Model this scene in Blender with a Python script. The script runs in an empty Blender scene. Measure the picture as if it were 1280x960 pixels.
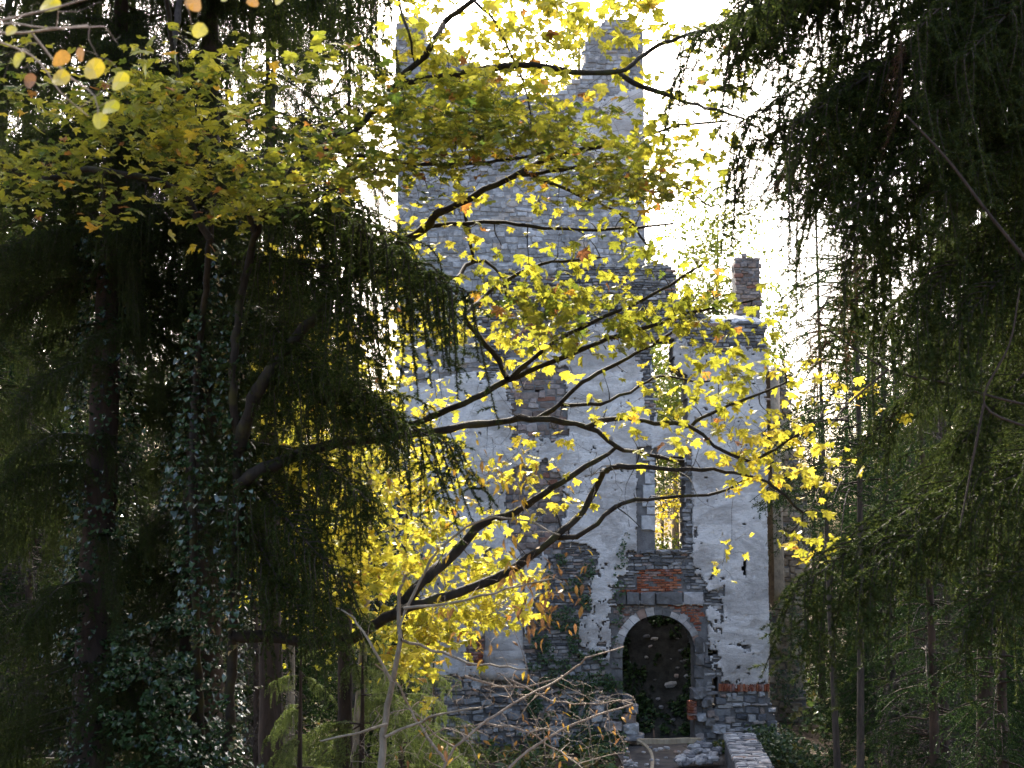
import bpy, math, random
import numpy as np
from math import radians as R
from mathutils import Matrix, Vector, Euler

rnd = random.Random(7)
NP = np.random.default_rng(11)
scn = bpy.context.scene
COL = scn.collection

# ------------------------------------------------------------------ camera
PITCH = R(6.0)
F = 1778.0                                  # focal length in photo pixels (50 mm on 36 mm)
cam_d = bpy.data.cameras.new("camera")
cam_d.lens = 50.0; cam_d.sensor_width = 36.0
cam_d.clip_start = 0.05; cam_d.clip_end = 3000
cam_d.dof.use_dof = True; cam_d.dof.focus_distance = 30.0; cam_d.dof.aperture_fstop = 5.0
cam = bpy.data.objects.new("camera", cam_d); COL.objects.link(cam)
cam.location = (0, 0, 0); cam.rotation_euler = (R(90) + PITCH, 0, 0)
scn.camera = cam
cp, sp_ = math.cos(PITCH), math.sin(PITCH)

def at(px, py, Y):
    """point of the place seen at photo pixel (px,py), Y metres ahead"""
    a = (px - 640) / F; b = (480 - py) / F
    vy = cp - b * sp_; vz = sp_ + b * cp
    t = Y / vy
    return np.array((a * t, Y, vz * t))

def proj(X, Y, Z):
    d = Y * cp + Z * sp_
    u = -Y * sp_ + Z * cp
    return 640 + F * X / d, 480 - F * u / d

# ------------------------------------------------------------------ light
SUN_EL, SUN_AZ = R(39), R(-5)                # azimuth measured from +Y towards +X
w = bpy.data.worlds.new("World"); scn.world = w; w.use_nodes = True
wn = w.node_tree; wn.nodes.clear()
sky = wn.nodes.new("ShaderNodeTexSky"); sky.sky_type = 'NISHITA'; sky.sun_disc = False
sky.sun_elevation = SUN_EL; sky.sun_rotation = SUN_AZ
sky.air_density = 0.8; sky.dust_density = 6.0; sky.ozone_density = 1.0
bg = wn.nodes.new("ShaderNodeBackground"); bg.inputs[1].default_value = 0.15
wo = wn.nodes.new("ShaderNodeOutputWorld")
wn.links.new(sky.outputs[0], bg.inputs[0]); wn.links.new(bg.outputs[0], wo.inputs[0])
sl = bpy.data.lights.new("sun", 'SUN'); sl.energy = 3.6; sl.angle = R(0.53); sl.color = (1.0, 0.94, 0.84)
so = bpy.data.objects.new("sun", sl); COL.objects.link(so)
sd = Vector((math.sin(SUN_AZ) * math.cos(SUN_EL), math.cos(SUN_AZ) * math.cos(SUN_EL), math.sin(SUN_EL)))
so.rotation_euler = sd.to_track_quat('Z', 'Y').to_euler(); so.location = (0, 0, 40)
scn.view_settings.view_transform = 'Standard'; scn.view_settings.look = 'None'
scn.view_settings.exposure = 2.5; scn.view_settings.gamma = 1.0
scn.view_settings.use_curve_mapping = False
scn.cycles.max_bounces = 6; scn.cycles.transparent_max_bounces = 4
scn.cycles.diffuse_bounces = 4; scn.cycles.glossy_bounces = 2; scn.cycles.transmission_bounces = 4

# ------------------------------------------------------------------ materials
class NT:
    def __init__(s, name):
        s.m = bpy.data.materials.new(name); s.m.use_nodes = True
        s.t = s.m.node_tree; s.t.nodes.clear()
        s.out = s.n("ShaderNodeOutputMaterial")
    def n(s, typ, **kw):
        nd = s.t.nodes.new(typ)
        for k, v in kw.items(): setattr(nd, k, v)
        return nd
    def l(s, a, b): s.t.links.new(a, b)
    def noise(s, scale, detail=4, rough=.6, vec=None, dist=0):
        nd = s.n("ShaderNodeTexNoise"); nd.inputs["Scale"].default_value = scale
        nd.inputs["Detail"].default_value = detail; nd.inputs["Roughness"].default_value = rough
        nd.inputs["Distortion"].default_value = dist
        if vec is not None: s.l(vec, nd.inputs["Vector"])
        return nd.outputs["Fac"]
    def ramp(s, fac, stops, interp='LINEAR'):
        nd = s.n("ShaderNodeValToRGB"); cr = nd.color_ramp; cr.interpolation = interp
        while len(cr.elements) < len(stops): cr.elements.new(.5)
        for e, (p, c) in zip(cr.elements, stops):
            e.position = p; e.color = (*c, 1) if len(c) == 3 else c
        s.l(fac, nd.inputs[0]); return nd.outputs[0]
    def mix(s, fac, a, b, mode='MIX'):
        nd = s.n("ShaderNodeMix"); nd.data_type = 'RGBA'; nd.blend_type = mode
        for sock, v in ((nd.inputs[0], fac), (nd.inputs[6], a), (nd.inputs[7], b)):
            if isinstance(v, (int, float)): sock.default_value = v
            elif isinstance(v, tuple): sock.default_value = (*v, 1)
            else: s.l(v, sock)
        return nd.outputs[2]
    def math(s, op, a, b=0.0):
        nd = s.n("ShaderNodeMath"); nd.operation = op
        for i, v in enumerate((a, b)):
            if isinstance(v, (int, float)): nd.inputs[i].default_value = v
            else: s.l(v, nd.inputs[i])
        return nd.outputs[0]
    def bump(s, h, strength, dist=.02):
        nd = s.n("ShaderNodeBump"); nd.inputs["Strength"].default_value = strength
        nd.inputs["Distance"].default_value = dist; s.l(h, nd.inputs["Height"])
        return nd.outputs[0]
    def pbsdf(s, col, rough=.9, normal=None, spec=.3):
        nd = s.n("ShaderNodeBsdfPrincipled")
        if isinstance(col, tuple): nd.inputs["Base Color"].default_value = (*col, 1)
        else: s.l(col, nd.inputs["Base Color"])
        if isinstance(rough, (int, float)): nd.inputs["Roughness"].default_value = rough
        else: s.l(rough, nd.inputs["Roughness"])
        nd.inputs["Specular IOR Level"].default_value = spec
        if normal is not None: s.l(normal, nd.inputs["Normal"])
        s.l(nd.outputs[0], s.out.inputs[0]); return nd
    def pos(s):
        return s.n("ShaderNodeNewGeometry").outputs["Position"]
    def objco(s):
        return s.n("ShaderNodeTexCoord").outputs["Object"]
    def island(s):
        g = s.n("ShaderNodeNewGeometry").outputs["Random Per Island"]
        o = s.n("ShaderNodeObjectInfo").outputs["Random"]
        return s.math('FRACT', s.math('ADD', g, o))

def leaf_mat(name, stops, trans=.5, gloss=.06, spot=(.10, .05, .015), rough=.35, attr='tint'):
    t = NT(name)
    a = t.n("ShaderNodeAttribute"); a.attribute_name = attr
    c = t.ramp(a.outputs["Fac"], stops)
    nz = t.noise(38, 3, .6, t.objco())
    c = t.mix(1.0, c, t.ramp(t.noise(17, 3, .6, t.objco()), [(.3, (.72, .78, .7)), (.7, (1.15, 1.1, 1.1))]), 'MULTIPLY')
    c = t.mix(t.ramp(nz, [(.60, (0, 0, 0)), (.72, (.7, .7, .7))]), c, spot)
    d = t.n("ShaderNodeBsdfDiffuse"); t.l(c, d.inputs[0])
    tr = t.n("ShaderNodeBsdfTranslucent"); t.l(c, tr.inputs[0])
    m1 = t.n("ShaderNodeMixShader"); m1.inputs[0].default_value = trans
    t.l(d.outputs[0], m1.inputs[1]); t.l(tr.outputs[0], m1.inputs[2])
    g = t.n("ShaderNodeBsdfGlossy"); g.inputs["Roughness"].default_value = rough
    lw = t.n("ShaderNodeLayerWeight"); lw.inputs[0].default_value = .35
    f = t.math('MULTIPLY', t.math('ADD', lw.outputs["Fresnel"], .15), gloss * 3)
    m2 = t.n("ShaderNodeMixShader"); t.l(f, m2.inputs[0])
    t.l(m1.outputs[0], m2.inputs[1]); t.l(g.outputs[0], m2.inputs[2])
    t.l(m2.outputs[0], t.out.inputs[0]); return t.m

M = {}
# tint 0 = green olive, .5 = yellow, 1 = orange brown
M['maple'] = leaf_mat('maple_leaf', [(0, (.075, .115, .016)), (.25, (.20, .205, .02)), (.42, (.34, .32, .028)), (.5, (.52, .455, .045)),
                                     (.78, (.55, .36, .03)), (.9, (.36, .16, .03)), (1, (.17, .07, .03))], .45, .03)
M['oval'] = leaf_mat('oval_leaf', [(0, (.16, .22, .02)), (.5, (.38, .32, .02)), (.8, (.34, .18, .03)), (1, (.16, .08, .035))], .28, .02)
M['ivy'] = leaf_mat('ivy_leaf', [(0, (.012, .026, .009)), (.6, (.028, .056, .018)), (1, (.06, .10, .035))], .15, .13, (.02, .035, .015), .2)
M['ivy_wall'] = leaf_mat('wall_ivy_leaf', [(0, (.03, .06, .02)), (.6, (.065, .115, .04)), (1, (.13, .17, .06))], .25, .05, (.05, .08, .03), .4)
M['under'] = leaf_mat('undergrowth_leaf', [(0, (.03, .06, .02)), (.6, (.09, .14, .03)), (1, (.28, .20, .05))], .35, .05)
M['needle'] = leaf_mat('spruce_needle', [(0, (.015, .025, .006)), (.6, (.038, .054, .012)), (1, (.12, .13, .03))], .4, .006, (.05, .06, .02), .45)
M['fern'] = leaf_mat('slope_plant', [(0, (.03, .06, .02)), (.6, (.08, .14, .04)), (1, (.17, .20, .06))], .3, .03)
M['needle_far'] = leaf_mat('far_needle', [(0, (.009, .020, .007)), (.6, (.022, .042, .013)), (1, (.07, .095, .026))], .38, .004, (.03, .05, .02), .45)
M['needle_sunlit'] = leaf_mat('sunlit_needle', [(0, (.06, .085, .02)), (.6, (.115, .15, .035)), (1, (.22, .24, .07))], .5, .02, (.10, .12, .03), .45)  # lighter copy of the spruce needle; the sunlight is put into its colour
M['needle_dead'] = leaf_mat('dead_needle', [(0, (.07, .035, .02)), (1, (.17, .08, .035))], .25, .02)

def wood(name, c0, c1, sc=9, moss=0):
    t = NT(name); p = t.objco()
    mp = t.n("ShaderNodeMapping"); mp.inputs["Scale"].default_value = (1, 1, .25); t.l(p, mp.inputs[0])
    nz = t.noise(sc, 6, .7, mp.outputs[0], .6)
    c = t.ramp(nz, [(.3, c0), (.7, c1)])
    if moss:
        c = t.mix(t.ramp(t.noise(5, 4, .6, p), [(.52, (0, 0, 0)), (.66, (moss,) * 3)]), c, (.05, .05, .012))
    t.pbsdf(c, .9, t.bump(nz, .8, .012), .2); return t.m
M['bark_maple'] = wood('maple_bark', (.008, .0065, .005), (.034, .027, .020), 14, .6)
M['bark_spruce'] = wood('spruce_bark', (.016, .012, .010), (.065, .045, .034), 8)
M['bark_far'] = wood('far_bark', (.025, .02, .017), (.10, .08, .064), 8)
M['bark_grey'] = wood('grey_bark', (.09, .072, .05), (.29, .24, .175), 8, .3)
M['twig'] = wood('pale_twig', (.14, .10, .07), (.34, .28, .22), 20)
M['timber'] = wood('weathered_timber', (.28, .21, .13), (.50, .41, .28), 6)
M['pole'] = wood('pole_wood', (.10, .06, .04), (.22, .15, .10), 6)

def stone(name, stops, rough=.9, stain=(.07, .075, .07), amt=.8, bs=.8, sc=6):
    t = NT(name); p = t.pos(); isl = t.island()
    c = t.ramp(isl, stops)
    n1 = t.noise(sc, 8, .65, p)
    c = t.mix(1.0, c, t.ramp(n1, [(.25, (.5, .5, .5)), (.75, (1.35, 1.33, 1.3))]), 'MULTIPLY')
    c = t.mix(t.ramp(t.noise(2.3, 5, .7, p), [(.52, (0, 0, 0)), (.68, (amt,) * 3)]), c, stain)
    t.pbsdf(c, rough, t.bump(t.noise(26, 6, .7, p), bs, .02), .25); return t.m
M['tower_stone'] = stone('tower_stone', [(0, (.24, .225, .21)), (.4, (.38, .365, .345)), (.7, (.47, .45, .43)), (.85, (.54, .52, .50)), (1, (.40, .31, .23))], amt=.45)
M['slate'] = stone('slate_stone', [(0, (.09, .088, .088)), (.35, (.20, .19, .182)), (.7, (.35, .33, .31)), (.9, (.48, .455, .43)), (1, (.30, .17, .11))], amt=.4)
M['brown_stone'] = stone('brown_stone', [(0, (.15, .11, .09)), (.5, (.27, .215, .18)), (.8, (.36, .31, .28)), (1, (.24, .10, .06))], amt=.3)
M['jamb'] = stone('jamb_stone', [(0, (.12, .115, .11)), (1, (.21, .20, .19))], amt=.4)
M['ashlar'] = stone('ashlar_stone', [(0, (.46, .45, .43)), (1, (.58, .56, .54))], amt=.15, bs=.3)
M['voussoir'] = stone('arch_stone', [(0, (.34, .32, .29)), (.5, (.48, .45, .43)), (1, (.33, .21, .15))], amt=.25)
M['rubble'] = stone('rubble_stone', [(0, (.10, .10, .105)), (.3, (.24, .235, .23)), (.6, (.38, .365, .35)), (.85, (.50, .48, .45)), (1, (.27, .19, .14))], amt=.3)
M['brick'] = stone('red_brick', [(0, (.22, .065, .035)), (.5, (.36, .11, .05)), (.8, (.42, .17, .09)), (1, (.38, .30, .26))], stain=(.42, .38, .36), amt=.55)
M['side_stone'] = stone('tan_stone', [(0, (.20, .155, .11)), (.5, (.34, .28, .20)), (1, (.46, .40, .31))], amt=.4)

def mortar(name, c0, c1, sc=4):
    t = NT(name); p = t.pos()
    n = t.noise(sc, 8, .7, p)
    t.pbsdf(t.ramp(n, [(.3, c0), (.7, c1)]), .95, t.bump(t.noise(22, 6, .7, p), .9, .03), .15); return t.m
M['core'] = mortar('rubble_core', (.10, .095, .09), (.26, .245, .23))
M['tower_core'] = mortar('tower_mortar', (.20, .19, .18), (.38, .36, .34))
M['earth'] = mortar('forest_earth', (.035, .025, .016), (.13, .09, .055), 1.4)
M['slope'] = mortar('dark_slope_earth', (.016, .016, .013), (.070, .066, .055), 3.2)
M['dirt'] = mortar('trodden_dirt', (.06, .05, .042), (.17, .145, .12), 2)

def plaster():
    t = NT('lime_plaster'); p = t.pos()
    mp = t.n("ShaderNodeMapping"); mp.inputs["Scale"].default_value = (1, 1, 2.2); t.l(p, mp.inputs[0])
    n1 = t.noise(1.1, 9, .66, mp.outputs[0], .6)
    c = t.ramp(n1, [(.30, (.39, .35, .31)), (.47, (.56, .51, .455)), (.62, (.74, .69, .63))])
    a = t.n("ShaderNodeAttribute"); a.attribute_name = 'tint'
    edge = t.math('ADD', a.outputs["Fac"], t.math('MULTIPLY', t.math('SUBTRACT', t.noise(9, 5, .7, p), .5), .8))
    c = t.mix(t.ramp(edge, [(.42, (0, 0, 0)), (.55, (.75,) * 3)]), c, (.77, .72, .66))
    ms = t.n("ShaderNodeMapping"); ms.inputs["Scale"].default_value = (1.2, 1, .3); t.l(p, ms.inputs[0])
    c = t.mix(t.ramp(t.noise(2.0, 6, .7, ms.outputs[0]), [(.52, (0, 0, 0)), (.70, (.5,) * 3)]), c, (.27, .255, .245))
    n3 = t.noise(5.5, 6, .7, p, 1.0)
    c = t.mix(t.ramp(t.noise(.42, 7, .7, mp.outputs[0], .8), [(.46, (0, 0, 0)), (.60, (.72,) * 3)]), c, (.33, .295, .26))
    c = t.mix(t.ramp(t.noise(2.6, 7, .75, mp.outputs[0], 1.2), [(.55, (0, 0, 0)), (.63, (.5,) * 3)]), c, (.36, .33, .305))
    c = t.mix(t.ramp(t.noise(12, 5, .75, p, .5), [(.62, (0, 0, 0)), (.68, (.8,) * 3)]), c, (.17, .155, .145))
    b = t.mix(.5, t.noise(7, 8, .7, mp.outputs[0]), n3)
    t.pbsdf(c, .92, t.bump(b, 1.0, .06), .2); return t.m
M['plaster'] = plaster()

# ------------------------------------------------------------------ mesh helpers
class MB:
    """collects triangles / quads and links them as one mesh object"""
    def __init__(s): s.V = []; s.T = []; s.mi = []; s.tint = []; s.n = 0; s.sm = []
    def add(s, V, T, mat=0, tint=0.0, smooth=False):
        V = np.asarray(V, float).reshape(-1, 3); T = np.asarray(T, int).reshape(-1, 3)
        s.V.append(V); s.T.append(T + s.n); s.n += len(V)
        s.mi.append(np.full(len(T), mat)); s.sm.append(np.full(len(T), smooth))
        s.tint.append(np.broadcast_to(np.asarray(tint, float), (len(V),)))
    def mesh(s, name, mats):
        me = bpy.data.meshes.new(name)
        if not s.V:
            s.add([(0, 0, 0), (.001, 0, 0), (0, 0, .001)], [(0, 1, 2)])
        V = np.concatenate(s.V).astype(np.float32); T = np.concatenate(s.T).astype(np.int32)
        me.vertices.add(len(V)); me.vertices.foreach_set('co', V.ravel())
        me.loops.add(T.size); me.loops.foreach_set('vertex_index', T.ravel())
        me.polygons.add(len(T))
        me.polygons.foreach_set('loop_start', np.arange(0, T.size, 3, dtype=np.int32))
        me.polygons.foreach_set('loop_total', np.full(len(T), 3, np.int32))
        me.polygons.foreach_set('material_index', np.concatenate(s.mi).astype(np.int32))
        me.polygons.foreach_set('use_smooth', np.concatenate(s.sm).astype(bool))
        a = me.attributes.new('tint', 'FLOAT', 'POINT'); a.data.foreach_set('value', np.concatenate(s.tint).astype(np.float32))
        for m in (mats if isinstance(mats, (list, tuple)) else [mats]): me.materials.append(m)
        me.update(calc_edges=True); me.validate(); return me

def link(name, me, parent=None, loc=None, mat4=None):
    o = bpy.data.objects.new(name, me); COL.objects.link(o)
    if parent is not None: o.parent = parent
    if loc is not None: o.location = loc
    if mat4 is not None: o.matrix_basis = mat4
    return o
def tag(o, label=None, cat=None, group=None, kind=None):
    for k, v in (('label', label), ('category', cat), ('group', group), ('kind', kind)):
        if v: o[k] = v
    return o
def empty(name, label, cat, group=None, loc=(0, 0, 0)):
    o = bpy.data.objects.new(name, None); COL.objects.link(o); o.location = loc; o.empty_display_size = .2
    return tag(o, label, cat, group)
def copy_tree(o, parent=None):
    c = o.copy(); COL.objects.link(c); c.parent = parent
    for ch in list(o.children): copy_tree(ch, c)
    return c

def spline(P, step):
    """Catmull-Rom resample of rows (x,y,z,r)"""
    P = np.asarray(P, float)
    if len(P) < 3: P = np.vstack([P[0], (P[0] + P[-1]) / 2, P[-1]])
    Q = np.vstack([2 * P[0] - P[1], P, 2 * P[-1] - P[-2]]); out = []
    for i in range(1, len(Q) - 2):
        n = max(2, int(np.linalg.norm(Q[i + 1, :3] - Q[i, :3]) / step))
        t = np.linspace(0, 1, n, endpoint=False)[:, None]
        a, b, c, d = Q[i - 1], Q[i], Q[i + 1], Q[i + 2]
        out.append(.5 * (2 * b + (c - a) * t + (2 * a - 5 * b + 4 * c - d) * t ** 2 + (3 * b - a - 3 * c + d) * t ** 3))
    out.append(P[-1:]); return np.vstack(out)

def tube(mb, P, rad, sides=5, mat=0, tint=0., cap=False, smooth=True):
    P = np.asarray(P, float); n = len(P); rad = np.broadcast_to(np.asarray(rad, float), (n,))
    d = np.gradient(P, axis=0); d /= np.linalg.norm(d, axis=1)[:, None] + 1e-9
    ref = np.array((.31, .2, .93)) if abs(d[:, 2]).mean() < .8 else np.array((1., .13, .05))
    u = np.cross(d, ref); u /= np.linalg.norm(u, axis=1)[:, None] + 1e-9
    v = np.cross(d, u)
    a = np.arange(sides) * 2 * math.pi / sides
    V = P[:, None] + rad[:, None, None] * (np.cos(a)[None, :, None] * u[:, None] + np.sin(a)[None, :, None] * v[:, None])
    i = np.arange(n - 1)[:, None] * sides; j = np.arange(sides)[None]; k = (j + 1) % sides
    A, B, C, D = i + j, i + k, i + sides + k, i + sides + j
    T = np.concatenate([np.stack([A, B, C], -1).reshape(-1, 3), np.stack([A, C, D], -1).reshape(-1, 3)])
    V = V.reshape(-1, 3)
    if cap:
        V = np.vstack([V, P[0], P[-1]]); m = n * sides
        jj = np.arange(sides); kk = (jj + 1) % sides
        T = np.vstack([T, np.stack([kk, jj, np.full(sides, m)], -1),
                       np.stack([(n - 1) * sides + jj, (n - 1) * sides + kk, np.full(sides, m + 1)], -1)])
    mb.add(V, T, mat, tint, smooth)

_g = {}
def vnoise(x, y, scale, seed=0):
    """smooth value noise in 0..1, arrays"""
    if seed not in _g: _g[seed] = np.random.default_rng(seed + 991).random((256, 256))
    g = _g[seed]; X = np.asarray(x) * scale; Y = np.asarray(y) * scale
    xi = np.floor(X).astype(int); yi = np.floor(Y).astype(int); fx = X - xi; fy = Y - yi
    fx = fx * fx * (3 - 2 * fx); fy = fy * fy * (3 - 2 * fy)
    q = lambda a, b: g[a % 256, b % 256]
    return (q(xi, yi) * (1 - fx) + q(xi + 1, yi) * fx) * (1 - fy) + (q(xi, yi + 1) * (1 - fx) + q(xi + 1, yi + 1) * fx) * fy
def fbm(x, y, s, seed=0, o=4):
    r = 0; a = 1; t = 0
    for k in range(o): r = r + a * vnoise(x, y, s * 2 ** k, seed + k); t += a; a *= .55
    return r / t
def inpoly(px, py, poly):
    poly = np.asarray(poly, float); c = np.zeros(np.shape(px), bool); j = len(poly) - 1
    for i in range(len(poly)):
        xi, yi = poly[i]; xj, yj = poly[j]
        if yi != yj:
            c ^= ((yi > py) != (yj > py)) & (px < (xj - xi) * (py - yi) / (yj - yi) + xi)
        j = i
    return c

def mask_sheet(mb, mask, xs, zs, yf, depth, mat=0, relief=None, jit=0., back=False):
    """extruded wall sheet from a boolean grid; xs, zs are grid lines; yf front plane"""
    nx, nz = mask.shape
    X, Z = np.meshgrid(xs, zs, indexing='ij')
    Yf = np.full(X.shape, yf) if relief is None else yf + relief(X, Z)
    if jit:
        X = X + NP.uniform(-jit, jit, X.shape); Z = Z + NP.uniform(-jit, jit, Z.shape)
    N = (nx + 1) * (nz + 1)
    Vf = np.stack([X, Yf, Z], -1).reshape(-1, 3); Vb = Vf.copy(); Vb[:, 1] = yf + depth
    idx = np.arange(N).reshape(nx + 1, nz + 1)
    a, b, c, d = idx[:-1, :-1][mask], idx[1:, :-1][mask], idx[1:, 1:][mask], idx[:-1, 1:][mask]
    front = np.concatenate([np.stack([a, b, c], -1), np.stack([a, c, d], -1)])
    pm = np.pad(mask, 1); sides = []
    for dx, dz, e0, e1 in ((-1, 0, (0, 1), (0, 0)), (1, 0, (1, 0), (1, 1)), (0, -1, (0, 0), (1, 0)), (0, 1, (1, 1), (0, 1))):
        nb = pm[1 + dx:1 + dx + nx, 1 + dz:1 + dz + nz]; e = mask & ~nb
        I, J = np.nonzero(e)
        p = idx[I + e0[0], J + e0[1]]; q = idx[I + e1[0], J + e1[1]]
        sides += [np.stack([p, p + N, q + N], -1), np.stack([p, q + N, q], -1)]
    side = np.concatenate(sides)
    T = front
    used = np.unique(np.concatenate([front.ravel(), side.ravel()] + ([front.ravel() + N] if back else [])))
    rm = np.full(2 * N, -1); rm[used] = np.arange(len(used))
    V = np.vstack([Vf, Vb])[used]
    base = mb.n
    mb.add(V, rm[front], mat, 0, relief is not None)
    mb.T.append(rm[side] + base); mb.mi.append(np.full(len(side), mat)); mb.sm.append(np.zeros(len(side), bool))
    if back:
        bk = rm[front[:, ::-1] + N]
        mb.T.append(bk + base); mb.mi.append(np.full(len(bk), mat)); mb.sm.append(np.zeros(len(bk), bool))

# stone pieces: a chipped block, front face towards -Y, unit size, x,z in -.5...5, y 0 (back) .. -1 (front)
def stone_unit(r, rough=.08, bev=.12, rnd_=1.0):
    u = lambda k: r.uniform(-k, k)
    o = [(-.5, -.5), (-.16, -.5), (.2, -.5), (.5, -.5), (.5, .5), (.15, .5), (-.2, .5), (-.5, .5)]
    cx = [1 - .35 * rnd_ * (abs(x) == .5) * r.random() for x, z in o]
    outer = [(x * c + u(rough) * .5, z * c2 + u(rough)) for (x, z), c, c2 in zip(o, [1] * 8, cx)]
    V = [(x, 0, z) for x, z in outer] + [(x, -.55, z) for x, z in outer]
    V += [(x * (1 - bev * 1.3) + u(.03), -1 + u(.12), z * (1 - bev * 2.2) + u(.05)) for x, z in outer]
    V.append((u(.1), -1.05 + u(.08), u(.1)))
    T = []
    for i in range(8):
        j = (i + 1) % 8
        T += [(i, j, 8 + j), (i, 8 + j, 8 + i), (8 + i, 8 + j, 16 + j), (8 + i, 16 + j, 16 + i), (16 + i, 16 + j, 24)]
    return np.array(V, float), np.array(T)
STONES = [stone_unit(rnd) for _ in range(14)]
BRICKS = [stone_unit(rnd, .03, .05, .2) for _ in range(8)]
_stone_meshes = {}
def stone_mesh(mat, k, bank='s'):
    key = (mat, k, bank)
    if key not in _stone_meshes:
        mb = MB(); V, T = (STONES if bank == 's' else BRICKS)[k]; mb.add(V, T)
        _stone_meshes[key] = mb.mesh(mat + '_piece', M[mat])
    return _stone_meshes[key]
def piece(name, mat, parent, c, w, h, d, rot=0, bank='s', yaw=0, tilt=0):
    k = rnd.randrange(14 if bank == 's' else 8)
    m4 = Matrix.Translation(Vector(c)) @ Euler((tilt, rot, yaw)).to_matrix().to_4x4() @ Matrix.Diagonal((w * rnd.choice((1, -1)) if False else w, d, h, 1))
    return link(name, stone_mesh(mat, k, bank), parent, mat4=m4)
def courses(x0, x1, z0, z1, hmin, hmax, wmin, wmax, keep):
    out = []; z = z0
    while z < z1:
        h = rnd.uniform(hmin, hmax); x = x0 - rnd.uniform(0, wmax)
        while x < x1:
            wd = rnd.uniform(wmin, wmax) * (1.0 if rnd.random() > .15 else 1.5)
            out.append((x + wd / 2, z + h / 2, wd, h)); x += wd
        z += h
    A = np.array(out); return A[keep(A[:, 0], A[:, 1])]
def lay(stones, yplane, root, mat, dmin=.05, dmax=.1, gap=.012, limit=300, part='stone', stuffname='stonework', zj=.008, back=.06, irr=0.):
    """largest 'limit' stones become parts, the rest one stuff part"""
    order = np.argsort(-stones[:, 2] * stones[:, 3]); mb = MB()
    for n, i in enumerate(order):
        x, z, wd, h = stones[i]; d = rnd.uniform(dmin, dmax) + back
        y = yplane + back; rot = rnd.uniform(-.03, .03) + irr * rnd.gauss(0, .09)
        if irr: h *= 1 + irr * rnd.uniform(-.35, .45); wd *= 1 + irr * rnd.uniform(-.3, .25); z += irr * rnd.uniform(-.3, .3) * h + irr * .06 * math.sin(x * 1.7 + z)
        if n < limit: piece(part, mat, root, (x, y, z + rnd.uniform(-zj, zj)), wd - gap, h - gap, d, rot)
        else:
            V, T = STONES[rnd.randrange(14)]
            mb.add(V * (wd - gap, d, h - gap) + (x, y, z + rnd.uniform(-zj, zj)), T)
    if mb.V: tag(link(stuffname, mb.mesh(stuffname, M[mat]), root), kind='stuff')

# ------------------------------------------------------------------ the ground
def sstep(t): t = np.clip(t, 0, 1); return t * t * (3 - 2 * t)
def ground_z(x, y):
    x = np.asarray(x, float); y = np.asarray(y, float)
    z = -1.6 - 5.15 * sstep((y - 0) / 27)
    z = z - 3.0 * sstep((x - 8.5) / 16) * sstep((y - 5) / 20)
    z = z + 5.5 * sstep((y - 62) / 110) + 2.5 * sstep((-x - 22) / 60) * sstep(y / 40)
    z = z + .35 * (fbm(x, y, .22, 5) - .5) * (1 - np.exp(-((x - 5.3) ** 2 / 6 + (y - 42) ** 2 / 60)))
    return z
mb = MB()
gx = np.concatenate([np.linspace(-400, -40, 25), np.linspace(-38, 38, 153), np.linspace(40, 400, 25)])
gy = np.concatenate([np.linspace(-60, -2, 15), np.linspace(0, 75, 151), np.linspace(80, 1500, 40)])
GX, GY = np.meshgrid(gx, gy, indexing='ij'); V = np.stack([GX, GY, ground_z(GX, GY)], -1).reshape(-1, 3)
idx = np.arange(GX.size).reshape(GX.shape); a, b, c, d = idx[:-1, :-1].ravel(), idx[1:, :-1].ravel(), idx[1:, 1:].ravel(), idx[:-1, 1:].ravel()
mb.add(V, np.concatenate([np.stack([a, b, c], -1), np.stack([a, c, d], -1)]), smooth=True)
tag(link('ground', mb.mesh('ground', M['earth'])), kind='structure')
# trodden path in front of the gate, and the rubble slope rising inside it
def sheet(name, xs, ys, zf, mat):
    mb = MB(); X, Y = np.meshgrid(xs, ys, indexing='ij')
    idx = np.arange(X.size).reshape(X.shape); a, b, c, d = idx[:-1, :-1].ravel(), idx[1:, :-1].ravel(), idx[1:, 1:].ravel(), idx[:-1, 1:].ravel()
    mb.add(np.stack([X, Y, zf(X, Y)], -1).reshape(-1, 3), np.concatenate([np.stack([a, b, c], -1), np.stack([a, c, d], -1)]), smooth=True)
    return tag(link(name, mb.mesh(name, M[mat])), kind='structure')
sheet('path', np.linspace(3.2, 6.3, 40), np.linspace(30, 47.2, 120), lambda X, Y: ground_z(X, Y) + .04 + .05 * fbm(X, Y, 1.4, 9) + .25 * sstep((X - 5.0) / 1) * 0, 'dirt')
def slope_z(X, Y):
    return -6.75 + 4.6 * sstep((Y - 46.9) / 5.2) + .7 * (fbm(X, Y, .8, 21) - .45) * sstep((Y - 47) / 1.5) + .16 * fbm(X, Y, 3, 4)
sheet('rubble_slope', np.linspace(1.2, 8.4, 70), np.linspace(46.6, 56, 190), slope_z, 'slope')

# ------------------------------------------------------------------ the gate front
YF = 46.0
ruin = empty('castle_ruin', 'roofless castle front of flaking pale plaster with an arched gate and slate rubble showing', 'castle ruin', loc=(0, 0, 0))
def F2(px, py, Y=YF):
    p = at(px, py, Y); return p[0], p[2]
OUT = [(430, 1010), (430, 505), (520, 480), (560, 472), (602, 462), (602, 346), (640, 337), (672, 341), (700, 334), (735, 327), (768, 330),
       (800, 334), (818, 325), (834, 329), (843, 343), (846, 372), (862, 384), (895, 402), (925, 398), (955, 406), (958, 520), (961, 870), (971, 905), (978, 1010)]
GATE = [(778, 945)] + [(823.5 - 45.5 * math.cos(t), 815 - 46.5 * math.sin(t)) for t in np.linspace(0, math.pi, 24)] + [(869, 945)]
WLOW = [(819, 572), (856, 572), (857, 688), (819, 688)]
WUP = [(813, 424), (842, 424), (843, 460), (859, 470), (859, 528), (820, 528), (815, 470)]
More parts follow.
